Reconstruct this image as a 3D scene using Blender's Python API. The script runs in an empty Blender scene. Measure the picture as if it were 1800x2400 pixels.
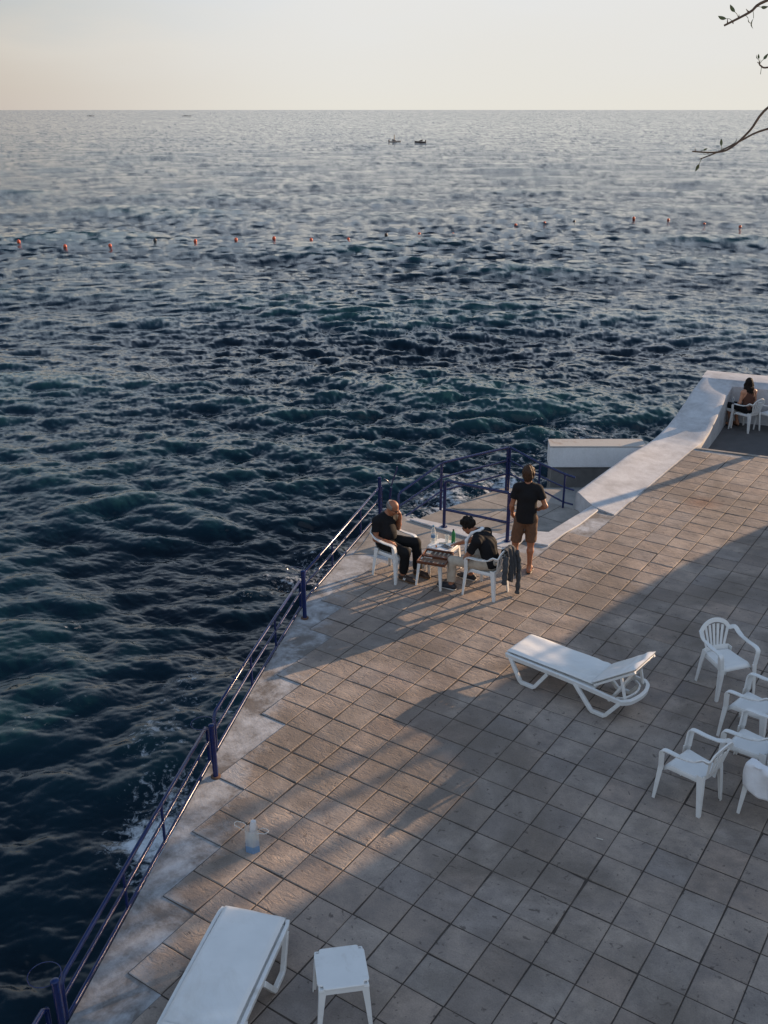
import bpy, bmesh, math, random
import numpy as np
from mathutils import Vector, Matrix
R = math.radians
random.seed(7); rng = np.random.default_rng(7)
C = bpy.context.scene.collection
scene = bpy.context.scene

# ------------------------------------------------------------------ camera
CAM = Vector((1.7123, -6.8245, 6.7830))
cd = bpy.data.cameras.new('camera'); cam = bpy.data.objects.new('camera', cd); C.objects.link(cam)
cam.location = CAM; cam.rotation_euler = (R(90 - 22.1798), 0, R(33.8162))
cd.sensor_fit = 'VERTICAL'; cd.sensor_height = 24; cd.lens = 23.229
cd.clip_start = 0.05; cd.clip_end = 20000
scene.camera = cam

# ------------------------------------------------------------------ light
SUN_AZ, SUN_EL = 68.0, 12.0
sdir = Vector((math.cos(R(SUN_EL)) * math.cos(R(SUN_AZ)), math.cos(R(SUN_EL)) * math.sin(R(SUN_AZ)), math.sin(R(SUN_EL))))
sl = bpy.data.lights.new('sun', 'SUN'); sun = bpy.data.objects.new('sun', sl); C.objects.link(sun)
sl.energy = 5.0; sl.angle = R(0.5); sl.color = (1.0, 0.69, 0.43)
sun.rotation_euler = sdir.to_track_quat('Z', 'Y').to_euler()
world = bpy.data.worlds.new('World'); scene.world = world; world.use_nodes = True
wn, wl = world.node_tree.nodes, world.node_tree.links
bg = wn['Background']; bg.inputs['Strength'].default_value = 0.073
sky = wn.new('ShaderNodeTexSky'); sky.sky_type = 'NISHITA'; sky.sun_disc = False
sky.sun_elevation = R(SUN_EL); sky.sun_rotation = R(90 - SUN_AZ); sky.dust_density = 2.0; sky.air_density = 1.0
tc = wn.new('ShaderNodeTexCoord'); sep = wn.new('ShaderNodeSeparateXYZ'); wl.new(tc.outputs['Generated'], sep.inputs[0])
def wmath(op, a, b=None):
    n = wn.new('ShaderNodeMath'); n.operation = op
    for i, v in enumerate((a, b)):
        if v is None: continue
        if isinstance(v, (int, float)): n.inputs[i].default_value = v
        else: wl.new(v, n.inputs[i])
    return n.outputs[0]
def wramp(src, stops, interp='EASE'):
    n = wn.new('ShaderNodeValToRGB'); n.color_ramp.interpolation = interp; e = n.color_ramp.elements
    while len(e) < len(stops): e.new(0.5)
    for i, (p, c) in enumerate(stops):
        e[i].position = p; e[i].color = (*c, 1)
    wl.new(src, n.inputs[0]); return n.outputs[0]
zc = wmath('MAXIMUM', sep.outputs['Z'], 0.0)
cn = wn.new('ShaderNodeTexNoise'); cn.inputs['Scale'].default_value = 5.0; cn.inputs['Detail'].default_value = 5
mp = wn.new('ShaderNodeMapping'); mp.inputs['Scale'].default_value = (1, 1, 4.5); wl.new(tc.outputs['Generated'], mp.inputs[0]); wl.new(mp.outputs[0], cn.inputs['Vector'])
zw = wmath('ADD', zc, wmath('MULTIPLY', wmath('SUBTRACT', cn.outputs['Fac'], 0.5), wmath('MINIMUM', wmath('MULTIPLY', zc, 1.6), 0.10)))
Lr = wramp(zw, [(0, (.405, .335, .29)), (.02, (.42, .355, .295)), (.05, (.47, .425, .365)), (.085, (.345, .365, .36)), (.12, (.33, .385, .43)), (.2, (.37, .46, .56)), (.4, (.50, .60, .73)), (1, (.40, .53, .76))], 'LINEAR')
Rr = wramp(zw, [(0, (.625, .605, .55)), (.04, (.62, .61, .58)), (.09, (.62, .62, .61)), (.2, (.50, .58, .69)), (.35, (.50, .60, .74)), (.6, (.58, .67, .81)), (1, (.40, .53, .76))], 'LINEAR')
dt = wn.new('ShaderNodeVectorMath'); dt.operation = 'DOT_PRODUCT'; wl.new(tc.outputs['Generated'], dt.inputs[0])
dt.inputs[1].default_value = (math.cos(R(SUN_AZ)), math.sin(R(SUN_AZ)), 0)
af = wn.new('ShaderNodeMapRange'); af.interpolation_type = 'SMOOTHSTEP'; wl.new(dt.outputs['Value'], af.inputs[0]); af.inputs[1].default_value = 0.06; af.inputs[2].default_value = 0.56
def wmix(f, a, b, mode='MIX'):
    n = wn.new('ShaderNodeMix'); n.data_type = 'RGBA'; n.blend_type = mode; n.clamp_result = False
    if isinstance(f, (int, float)): n.inputs[0].default_value = f
    else: wl.new(f, n.inputs[0])
    for i, v in ((6, a), (7, b)):
        if isinstance(v, tuple): n.inputs[i].default_value = (*v, 1)
        else: wl.new(v, n.inputs[i])
    return n.outputs[2]
band = wmix(1.0, wmix(af.outputs[0], Lr, Rr), (10, 10, 10), 'MULTIPLY')
nf = wn.new('ShaderNodeMapRange'); wl.new(zc, nf.inputs[0]); nf.inputs[1].default_value = 0.12; nf.inputs[2].default_value = 0.7; nf.inputs[4].default_value = 0.3
dm = wn.new('ShaderNodeVectorMath'); dm.operation = 'DOT_PRODUCT'; wl.new(tc.outputs['Generated'], dm.inputs[0]); dm.inputs[1].default_value = (math.cos(R(142)), math.sin(R(142)), 0)
hz = wmath('SQRT', wmath('MAXIMUM', wmath('SUBTRACT', 1.0, wmath('MULTIPLY', sep.outputs['Z'], sep.outputs['Z'])), .02))
def smooth(src, a, b):
    n = wn.new('ShaderNodeMapRange'); n.interpolation_type = 'SMOOTHSTEP'; wl.new(src, n.inputs[0]); n.inputs[1].default_value = a; n.inputs[2].default_value = b; return n.outputs[0]
wide = smooth(wmath('DIVIDE', dm.outputs['Value'], hz), -.25, .65); high = wmath('MULTIPLY', smooth(zc, .20, .66), .94)
final = wmix(wmath('MULTIPLY', wide, high), wmix(nf.outputs[0], band, sky.outputs[0]), (.55, 1.2, 2.3))
wl.new(final, bg.inputs['Color'])
vs = scene.view_settings; vs.view_transform = 'Standard'; vs.look = 'None'; vs.exposure = 0.8; vs.gamma = 1.0; vs.use_curve_mapping = False
scene.cycles.max_bounces = 8; scene.cycles.caustics_reflective = False; scene.cycles.caustics_refractive = False

# ------------------------------------------------------------------ helpers
def tag(o, label=None, cat=None, group=None, kind=None):
    if label: o['label'] = label
    if cat: o['category'] = cat
    if group: o['group'] = group
    if kind: o['kind'] = kind
    return o
def empty(name, loc, rz=0.0):
    o = bpy.data.objects.new(name, None); C.objects.link(o); o.location = loc; o.rotation_euler = (0, 0, rz); o.empty_display_size = .1
    return o
class MB:
    def __init__(s): s.v = []; s.f = []; s.m = []
    def add(s, vs, fs, mi=0):
        o = len(s.v); s.v += [tuple(v) for v in vs]; s.f += [tuple(i + o for i in f) for f in fs]; s.m += [mi] * len(fs)
    def box(s, c, d, rz=0.0, mi=0, M=None):
        hx, hy, hz = d[0] / 2, d[1] / 2, d[2] / 2
        M = M or Matrix.Rotation(rz, 3, 'Z')
        p = [Vector(c) + M @ Vector((x * hx, y * hy, z * hz)) for z in (-1, 1) for y in (-1, 1) for x in (-1, 1)]
        s.add(p, [(0, 2, 3, 1), (4, 5, 7, 6), (0, 1, 5, 4), (2, 6, 7, 3), (0, 4, 6, 2), (1, 3, 7, 5)], mi)
    def prism(s, poly, z0, z1, mi=0):
        n = len(poly); a = sum(poly[i][0] * poly[(i + 1) % n][1] - poly[(i + 1) % n][0] * poly[i][1] for i in range(n))
        if a < 0: poly = poly[::-1]
        g = lambda z, p: z(p[0], p[1]) if callable(z) else z
        s.add([(p[0], p[1], g(z0, p)) for p in poly] + [(p[0], p[1], g(z1, p)) for p in poly],
              [tuple(range(n - 1, -1, -1)), tuple(range(n, 2 * n))] + [(i, (i + 1) % n, (i + 1) % n + n, i + n) for i in range(n)], mi)
    def tube(s, pts, r, n=10, closed=False, caps=True, mi=0):
        pts = [Vector(p) for p in pts]; m = len(pts); rs = r if isinstance(r, (list, tuple)) else [r] * m
        up = None; rings = []
        for i, p in enumerate(pts):
            t = (pts[(i + 1) % m] - pts[i - 1]) if closed else (pts[min(i + 1, m - 1)] - pts[max(i - 1, 0)])
            t.normalize()
            if up is None: up = t.orthogonal().normalized()
            up = (up - t * up.dot(t)); up = up.normalized() if up.length > 1e-6 else t.orthogonal().normalized()
            w = t.cross(up)
            rings.append([p + rs[i] * (math.cos(2 * math.pi * k / n) * up + math.sin(2 * math.pi * k / n) * w) for k in range(n)])
        fs = []
        for i in range(m if closed else m - 1):
            j = (i + 1) % m
            for k in range(n): fs.append((i * n + k, i * n + (k + 1) % n, j * n + (k + 1) % n, j * n + k))
        if caps and not closed: fs += [tuple(range(n - 1, -1, -1)), tuple((m - 1) * n + k for k in range(n))]
        s.add([v for q in rings for v in q], fs, mi)
    def ribbon(s, pts, ws, half, th, mi=0):
        """closed rectangular strip along pts; ws = width directions, half = half width(s), th = thickness"""
        pts = [Vector(p) for p in pts]; m = len(pts); hs = half if isinstance(half, (list, tuple)) else [half] * m
        vs = []
        for i, p in enumerate(pts):
            t = (pts[min(i + 1, m - 1)] - pts[max(i - 1, 0)]).normalized(); w = Vector(ws[i]); w = (w - t * w.dot(t)).normalized(); nn = t.cross(w)
            for a, b in ((-1, -1), (1, -1), (1, 1), (-1, 1)): vs.append(p + w * hs[i] * a + nn * th / 2 * b)
        fs = [(3, 2, 1, 0), tuple((m - 1) * 4 + k for k in range(4))]
        for i in range(m - 1):
            for k in range(4): fs.append((i * 4 + k, i * 4 + (k + 1) % 4, i * 4 + 4 + (k + 1) % 4, i * 4 + 4 + k))
        s.add(vs, fs, mi)
    def lathe(s, prof, c=(0, 0, 0), n=20, mi=0, M=None):
        vs = []; m = len(prof); c = Vector(c)
        for r_, z in prof:
            for k in range(n):
                q = Vector((r_ * math.cos(2 * math.pi * k / n), r_ * math.sin(2 * math.pi * k / n), z))
                vs.append(c + (M @ q if M else q))
        fs = [(i * n + k, i * n + (k + 1) % n, (i + 1) * n + (k + 1) % n, (i + 1) * n + k) for i in range(m - 1) for k in range(n)]
        if prof[0][0] > 1e-5: fs.append(tuple(range(n - 1, -1, -1)))
        if prof[-1][0] > 1e-5: fs.append(tuple((m - 1) * n + k for k in range(n)))
        s.add(vs, fs, mi)
    def grid(s, fn, nu, nv, mi=0):
        vs = [fn(i / nu, j / nv) for j in range(nv + 1) for i in range(nu + 1)]
        s.add(vs, [(j * (nu + 1) + i, j * (nu + 1) + i + 1, (j + 1) * (nu + 1) + i + 1, (j + 1) * (nu + 1) + i) for j in range(nv) for i in range(nu)], mi)
    def mesh(s, name):
        me = bpy.data.meshes.new(name); me.from_pydata(s.v, [], s.f); me.update(); return me
    def build(s, name, mats, parent=None, smooth=35, bevel=0, solid=0, sub=0, fix=True):
        me = s.mesh(name)
        mats = mats if isinstance(mats, (list, tuple)) else [mats]
        for m_ in mats: me.materials.append(m_)
        if len(mats) > 1: me.polygons.foreach_set('material_index', s.m)
        if fix:
            bm = bmesh.new(); bm.from_mesh(me); bmesh.ops.recalc_face_normals(bm, faces=bm.faces); bm.to_mesh(me); bm.free()
        if smooth:
            me.polygons.foreach_set('use_smooth', [True] * len(me.polygons)); me.set_sharp_from_angle(angle=R(smooth))
        o = bpy.data.objects.new(name, me); C.objects.link(o)
        if parent: o.parent = parent
        if solid: mo = o.modifiers.new('solid', 'SOLIDIFY'); mo.thickness = solid; mo.offset = 0
        if bevel: mo = o.modifiers.new('bevel', 'BEVEL'); mo.width = bevel; mo.segments = 2; mo.limit_method = 'ANGLE'; mo.angle_limit = R(40)
        if sub: mo = o.modifiers.new('sub', 'SUBSURF'); mo.levels = sub; mo.render_levels = sub
        return o
def copy_tree(o, parent=None):
    c = o.copy(); C.objects.link(c); c.parent = parent
    for ch in list(o.children): copy_tree(ch, c)
    return c
def smooth_path(pts, n=4):
    P = [Vector(p) for p in pts]; out = []
    for i in range(len(P) - 1):
        p0, p1, p2, p3 = P[max(i - 1, 0)], P[i], P[i + 1], P[min(i + 2, len(P) - 1)]
        for k in range(n):
            t = k / n
            out.append(0.5 * ((2 * p1) + (p2 - p0) * t + (2 * p0 - 5 * p1 + 4 * p2 - p3) * t * t + (3 * p1 - p0 - 3 * p2 + p3) * t ** 3))
    return out + [P[-1]]

# ------------------------------------------------------------------ materials
class NT:
    def __init__(s, name):
        s.m = bpy.data.materials.new(name); s.m.use_nodes = True; s.t = s.m.node_tree; s.n = s.t.nodes; s.l = s.t.links
        s.b = s.n['Principled BSDF']; s._c = None
    def node(s, ty, **kw):
        n = s.n.new(ty)
        for k, v in kw.items(): setattr(n, k, v)
        return n
    def put(s, sock, v):
        if isinstance(v, (int, float)): sock.default_value = v
        elif isinstance(v, tuple): sock.default_value = (*v, 1) if len(sock.default_value) == 4 and len(v) == 3 else v
        else: s.l.new(v, sock)
    def co(s, obj=True):
        if not s._c: s._c = s.node('ShaderNodeTexCoord')
        return s._c.outputs['Object' if obj else 'Generated']
    def pos(s): return s.node('ShaderNodeNewGeometry').outputs['Position']
    def noise(s, scale, detail=4, rough=.55, vec=None, stretch=None, dist=0):
        n = s.node('ShaderNodeTexNoise'); n.inputs['Scale'].default_value = scale; n.inputs['Detail'].default_value = detail; n.inputs['Roughness'].default_value = rough; n.inputs['Distortion'].default_value = dist
        v = vec or s.co()
        if stretch:
            mp = s.node('ShaderNodeMapping'); mp.inputs['Scale'].default_value = stretch; s.l.new(v, mp.inputs[0]); v = mp.outputs[0]
        s.l.new(v, n.inputs['Vector']); return n
    def ramp(s, src, stops, interp='LINEAR'):
        n = s.node('ShaderNodeValToRGB'); n.color_ramp.interpolation = interp; e = n.color_ramp.elements
        while len(e) < len(stops): e.new(.5)
        for i, (p, c) in enumerate(stops):
            e[i].position = p; e[i].color = (*c, 1) if isinstance(c, tuple) else (c, c, c, 1)
        s.l.new(src, n.inputs[0]); return n.outputs[0]
    def mix(s, f, a, b, mode='MIX'):
        n = s.node('ShaderNodeMix', data_type='RGBA', blend_type=mode)
        s.put(n.inputs[0], f); s.put(n.inputs[6], a); s.put(n.inputs[7], b); return n.outputs[2]
    def math(s, op, a, b=0.0):
        n = s.node('ShaderNodeMath', operation=op); s.put(n.inputs[0], a); s.put(n.inputs[1], b); return n.outputs[0]
    def bump(s, h, strength=.3, dist=.01, normal=None):
        n = s.node('ShaderNodeBump'); n.inputs['Strength'].default_value = strength; n.inputs['Distance'].default_value = dist; s.l.new(h, n.inputs['Height'])
        if normal: s.l.new(normal, n.inputs['Normal'])
        return n.outputs[0]
def pmat(name, col, rough=.5, var=.12, scale=8, bump=0, bscale=60, metal=0, dirt=None, spec=.5):
    t = NT(name); nz = t.noise(scale, 5)
    c2 = tuple(min(1, c * (1 + var)) for c in col); c1 = tuple(c * (1 - var) for c in col)
    c = t.ramp(nz.outputs['Fac'], [(.3, c1), (.7, c2)])
    if dirt:
        d = t.noise(scale * .45, 6, .7, dist=.6); f = t.ramp(d.outputs['Fac'], [(.52, 0.0), (.72, dirt[1])]); c = t.mix(f, c, dirt[0])
    t.put(t.b.inputs['Base Color'], c); t.put(t.b.inputs['Roughness'], t.ramp(nz.outputs['Fac'], [(.3, rough * .85), (.7, min(1, rough * 1.15))]))
    t.b.inputs['Metallic'].default_value = metal; t.b.inputs['Specular IOR Level'].default_value = spec
    if bump: t.put(t.b.inputs['Normal'], t.bump(t.noise(bscale, 4).outputs['Fac'], bump))
    return t.m
M = {}
M['plastic'] = pmat('white_plastic', (.70, .70, .69), .38, .04, 5, .04, 200, dirt=((.46, .43, .38), .65))
M['cushion'] = pmat('cushion_cover', (.72, .72, .71), .45, .05, 3, .25, 9, dirt=((.52, .49, .44), .5))
M['blue'] = pmat('blue_paint', (.003, .012, .075), .22, .2, 30, 0, 60, dirt=((.008, .016, .06), .5), spec=.55)
M['rust'] = pmat('rust', (.10, .055, .035), .8, .3, 40)
M['skin_a'] = pmat('tanned_skin', (.29, .115, .06), .5, .1, 25, .05, 150)
M['skin_b'] = pmat('skin', (.42, .20, .12), .5, .1, 25, .05, 150)
M['black'] = pmat('black_cotton', (.010, .010, .012), .85, .3, 12, .3, 25, spec=.2)
M['blackpants'] = pmat('black_trousers', (.008, .008, .009), .8, .3, 12, .3, 18, spec=.2)
M['brown'] = pmat('brown_shorts', (.11, .055, .03), .85, .25, 40, .35, 22)
M['beige'] = pmat('beige_trousers', (.42, .36, .29), .85, .12, 14, .4, 16)
M['dress'] = pmat('brown_top', (.075, .026, .014), .8, .2, 30, .3, 20)
M['white_cloth'] = pmat('white_cloth', (.72, .72, .74), .9, .06, 12, .5, 28)
M['grey_cloth'] = pmat('grey_cloth', (.045, .05, .058), .9, .25, 14, .5, 26)
M['hair_dark'] = pmat('dark_hair', (.009, .006, .005), .7, .3, 60, .8, 60, spec=.2)
M['hair_brown'] = pmat('brown_hair', (.045, .020, .010), .6, .4, 60, .8, 60, spec=.3)
M['hair_grey'] = pmat('grey_hair', (.22, .19, .17), .6, .25, 60, .6, 70)
M['shoe'] = pmat('navy_shoe', (.012, .014, .022), .6, .3, 40)
M['sole'] = pmat('white_sole', (.65, .63, .6), .6)
M['brown_shoe'] = pmat('brown_shoe', (.035, .02, .014), .6, .3, 40)
M['gum'] = pmat('gum_sole', (.24, .14, .07), .6)
M['glasses'] = pmat('dark_glasses', (.006, .006, .007), .12)
M['wood'] = pmat('dark_wood', (.12, .04, .018), .4, .35, 30, .1, 40)
M['felt'] = pmat('board_felt', (.20, .11, .065), .7)
M['point_l'] = pmat('light_points', (.42, .38, .3), .6)
M['point_d'] = pmat('dark_points', (.07, .06, .055), .6)
M['ivory'] = pmat('ivory', (.66, .62, .55), .35)
M['ebony'] = pmat('ebony', (.02, .016, .014), .35)
M['phone'] = pmat('phone_glass', (.03, .035, .045), .15)
M['greycase'] = pmat('grey_case', (.22, .22, .23), .5)
M['label'] = pmat('blue_label', (.12, .22, .36), .5)
M['cap'] = pmat('blue_cap', (.08, .22, .32), .4)
M['wet'] = pmat('wet_concrete', (.16, .155, .15), .45, .25, 3, .5, 25, dirt=((.07, .075, .07), .8))
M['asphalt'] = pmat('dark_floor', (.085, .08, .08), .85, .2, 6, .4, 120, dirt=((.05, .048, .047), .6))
M['bark'] = pmat('bark', (.10, .065, .045), .8, .3, 30, .5, 60)
M['leaf'] = pmat('leaf', (.07, .085, .03), .6, .35, 20)
M['leaf_dry'] = pmat('dry_leaf', (.14, .08, .03), .6, .35, 20)
M['buoy'] = pmat('orange_buoy', (.55, .075, .025), .45, .2, 6)
M['buoy_d'] = pmat('dark_buoy', (.04, .03, .03), .5, .2, 6)
M['hull'] = pmat('white_hull', (.55, .45, .38), .4)
M['hull_d'] = pmat('dark_hull', (.11, .085, .08), .5)
M['jug_bottle'] = pmat('milky_bottle', (.62, .60, .60), .35)
M['rock'] = pmat('bank_rock', (.16, .13, .10), .9, .3, 1, .6, 4)
M['sock'] = pmat('white_sock', (.6, .58, .55), .9)
M['orange'] = pmat('orange_thing', (.6, .22, .07), .5)
def glassy(name, col, rough=.05, trans=.92):
    t = NT(name); b = t.b; b.inputs['Base Color'].default_value = (*col, 1); b.inputs['Roughness'].default_value = rough
    b.inputs['Transmission Weight'].default_value = 0.0; b.inputs['IOR'].default_value = 1.45
    tr = t.node('ShaderNodeBsdfTransparent'); tr.inputs[0].default_value = (*col, 1); mx = t.node('ShaderNodeMixShader')
    lw = t.node('ShaderNodeLayerWeight'); lw.inputs[0].default_value = .35
    f = t.ramp(lw.outputs['Facing'], [(0, 1 - trans), (1, .75)])
    t.l.new(f, mx.inputs[0]); t.l.new(tr.outputs[0], mx.inputs[1]); t.l.new(b.outputs[0], mx.inputs[2]); t.l.new(mx.outputs[0], t.n['Material Output'].inputs[0])
    return t.m
M['clear'] = glassy('clear_plastic', (.86, .88, .88), .1, .8)
M['green_glass'] = glassy('green_glass', (.05, .30, .12), .08, .45)
M['blue_clear'] = glassy('blue_clear_plastic', (.30, .47, .68), .1, .55)

RUST = (-2.903, 10.666, 0.0)   # a rusty patch on the far paving
def tile_mat():
    t = NT('paving_slab'); g = t.node('ShaderNodeNewGeometry'); P = g.outputs['Position']; rnd = g.outputs['Random Per Island']
    c = t.ramp(rnd, [(0, (.25, .20, .168)), (.12, (.35, .283, .235)), (.3, (.385, .315, .262)), (.45, (.32, .275, .24)), (.6, (.37, .285, .23)), (.75, (.395, .33, .28)), (.9, (.29, .25, .225)), (1, (.34, .265, .215))])
    a = t.noise(3.2, 6, .65, P); c = t.mix(t.ramp(a.outputs['Fac'], [(.38, .0), (.66, .75)]), c, (.185, .158, .145))
    b = t.noise(.55, 6, .66, P, dist=.6); c = t.mix(t.ramp(b.outputs['Fac'], [(.45, 0.0), (.62, .8)]), c, (.165, .135, .112))
    d = t.noise(70, 3, .6, P); c = t.mix(.35, c, t.ramp(d.outputs['Fac'], [(.3, (.55, .55, .55)), (.7, (1.25, 1.25, 1.25))]), 'MULTIPLY')
    v = t.noise(11, 3, .6, P, dist=.6); c = t.mix(t.ramp(v.outputs['Fac'], [(.645, 0.0), (.70, .75)]), c, (.085, .068, .06))
    w = t.noise(24, 3, .6, P, dist=.3); c = t.mix(t.ramp(w.outputs['Fac'], [(.66, 0.0), (.72, .7)]), c, (.08, .065, .058))
    ds = t.node('ShaderNodeVectorMath', operation='DISTANCE'); t.l.new(P, ds.inputs[0]); ds.inputs[1].default_value = RUST
    c = t.mix(t.math('MULTIPLY', t.ramp(t.math('ADD', ds.outputs['Value'], t.math('MULTIPLY', t.math('SUBTRACT', a.outputs['Fac'], .5), .5)), [(.08, .75), (.42, 0.0)]), .8), c, (.16, .075, .045))
    rs = t.noise(.23, 3, .5, P); c = t.mix(t.ramp(rs.outputs['Fac'], [(.62, 0.0), (.72, .3)]), c, (.24, .13, .09))
    ed = t.node('ShaderNodeAttribute', attribute_name='edge'); ln = t.noise(2.4, 7, .68, P, dist=.4)
    c = t.mix(t.ramp(t.math('ADD', t.math('MULTIPLY', ed.outputs['Fac'], .42), ln.outputs['Fac']), [(.70, 0.0), (.90, .8)]), c, (.37, .365, .37))
    t.put(t.b.inputs['Base Color'], c); t.b.inputs['Roughness'].default_value = .82; t.b.inputs['Specular IOR Level'].default_value = .3
    # chipped cleft-stone relief, elongated along x, offset per slab
    off = t.node('ShaderNodeVectorMath', operation='MULTIPLY_ADD'); cb = t.node('ShaderNodeCombineXYZ')
    for i, k in enumerate((17.0, 31.0, 47.0)): t.l.new(t.math('MULTIPLY', rnd, k), cb.inputs[i])
    t.l.new(P, off.inputs[0]); off.inputs[1].default_value = (1, 1, 1); t.l.new(cb.outputs[0], off.inputs[2])
    n1 = t.noise(5.5, 5, .6, off.outputs[0], (1, 2.3, 1), 1.2); s1 = t.ramp(n1.outputs['Fac'], [(.38, 0.0), (.45, .55), (.47, .75), (.6, .85), (.64, 1.0)])
    n2 = t.noise(45, 4, .65, P)
    mk = t.ramp(t.noise(1.9, 3, .6, off.outputs[0]).outputs['Fac'], [(.42, .12), (.62, 1.0)]); n3 = t.noise(14, 4, .6, off.outputs[0], (1, 2.0, 1), .6)
    h = t.math('ADD', t.math('MULTIPLY', t.math('MULTIPLY', s1, mk), .8), t.math('ADD', t.math('MULTIPLY', n2.outputs['Fac'], .45), t.math('MULTIPLY', n3.outputs['Fac'], .7)))
    t.put(t.b.inputs['Normal'], t.bump(h, .75, .008)); return t.m
M['tile'] = tile_mat()
def lime_mat(name, white, grey, lo, hi, bump=.35):
    t = NT(name); P = t.pos(); a = t.noise(1.7, 7, .68, P, dist=.5); b = t.noise(6, 6, .7, P)
    f = t.math('ADD', t.math('MULTIPLY', a.outputs['Fac'], .72), t.math('MULTIPLY', b.outputs['Fac'], .28))
    c = t.ramp(f, [(lo, grey), ((lo + hi) / 2, tuple((x + y) / 2 for x, y in zip(white, grey))), (hi, white)])
    d = t.noise(35, 5, .7, P); c = t.mix(.3, c, t.ramp(d.outputs['Fac'], [(.3, (.7, .7, .7)), (.7, (1.15, 1.15, 1.15))]), 'MULTIPLY')
    t.put(t.b.inputs['Base Color'], c); t.b.inputs['Roughness'].default_value = .8
    t.put(t.b.inputs['Normal'], t.bump(t.math('ADD', d.outputs['Fac'], b.outputs['Fac']), bump, .01)); return t.m
M['edge'] = lime_mat('lime_washed_cement', (.44, .45, .47), (.155, .14, .13), .42, .60)
M['cement'] = lime_mat('grey_cement', (.32, .29, .26), (.17, .155, .14), .36, .62)
M['lime'] = lime_mat('white_limewash', (.55, .555, .57), (.37, .365, .37), .36, .60, .3)
M['paint'] = lime_mat('white_wall_paint', (.76, .76, .77), (.62, .62, .62), .30, .56, .2)
M['grout'] = pmat('dark_grout', (.05, .038, .031), .95, .3, 6, dirt=((.13, .105, .085), .7))
M['rusty_top'] = lime_mat('rust_stained_concrete', (.40, .385, .365), (.24, .15, .10), .30, .46)

# ------------------------------------------------------------------ sea
SEA = -2.5
def ocean_tile(L, N, lmin, lmax, wind, spread, slope, seed, p=4.0, peak=0, floor=.06):
    """random wave field on a periodic tile: height, choppy offsets and slopes"""
    g = np.random.default_rng(seed); k1 = 2 * np.pi * np.fft.fftfreq(N, L / N); kx, ky = np.meshgrid(k1, k1, indexing='ij'); k = np.hypot(kx, ky); k[0, 0] = 1
    cosw = (kx * math.cos(wind) + ky * math.sin(wind)) / k
    S = np.where((k > 2 * np.pi / lmax) & (k < 2 * np.pi / lmin), k ** -p, 0) * (np.abs(cosw) ** spread + floor)
    if peak: k0 = 2 * np.pi / peak; S = S * (1 + 3.5 * np.exp(-((k - k0) / (.4 * k0)) ** 2))
    H = np.sqrt(S) * (g.normal(size=(N, N)) + 1j * g.normal(size=(N, N))); H[0, 0] = 0
    F = lambda a: np.fft.ifft2(a).real
    sx, sy = F(1j * kx * H), F(1j * ky * H); sc = slope / math.sqrt((sx ** 2 + sy ** 2).mean())
    return [(q * sc).astype(np.float32) for q in (F(H), F(1j * kx / k * H), F(1j * ky / k * H), sx, sy)] + [L, N]
TILES = [ocean_tile(83.0, 512, 3.2, 24.0, R(-68), 3.0, .06, 1, 4.0), ocean_tile(37.0, 1024, .40, 3.2, R(-63), 2.2, .235, 2, 3.8, 1.0), ocean_tile(11.3, 512, .09, .55, R(-56), 1.6, .17, 3, 4.0)]
def sample(A, L, N, x, y):
    u = (x / L * N) % N; v = (y / L * N) % N
    i = np.floor(u).astype(int) % N; j = np.floor(v).astype(int) % N; fu = u - np.floor(u); fv = v - np.floor(v); i2 = (i + 1) % N; j2 = (j + 1) % N
    return A[i, j] * (1 - fu) * (1 - fv) + A[i2, j] * fu * (1 - fv) + A[i, j2] * (1 - fu) * fv + A[i2, j2] * fu * fv
ROT = [(1, 0), (math.cos(.2), math.sin(.2)), (math.cos(-.25), math.sin(-.25))]
def sea_at(x, y, fade=None, lod=None):
    x = np.asarray(x, float); y = np.asarray(y, float); h, dx, dy, sx, sy = [np.zeros_like(x) for _ in range(5)]
    # slow patchiness of the wind
    patch = 1 + .22 * np.sin(x * .061 + 1.3 * np.sin(y * .043)) * np.cos(y * .072 + 1.1 * np.sin(x * .037)) + .2 * np.sin(.19 * x + .13 * y + 2 * np.sin(.05 * y))
    for i, t in enumerate(TILES):
        c, s = ROT[i]; a = x * c + y * s; b = -x * s + y * c; f = patch if i else 1.0; g = f * (1.0 if fade is None else fade[i])
        q = [sample(A, t[5], t[6], a, b) for A in t[:5]]
        h += q[0] * g; dx += (q[1] * c - q[2] * s) * g; dy += (q[1] * s + q[2] * c) * g; f2 = f if lod is None else f * lod[i]; sx += (q[3] * c - q[4] * s) * f2; sy += (q[3] * s + q[4] * c) * f2
    return h, dx * -1.15, dy * -1.15, sx, sy
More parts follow.
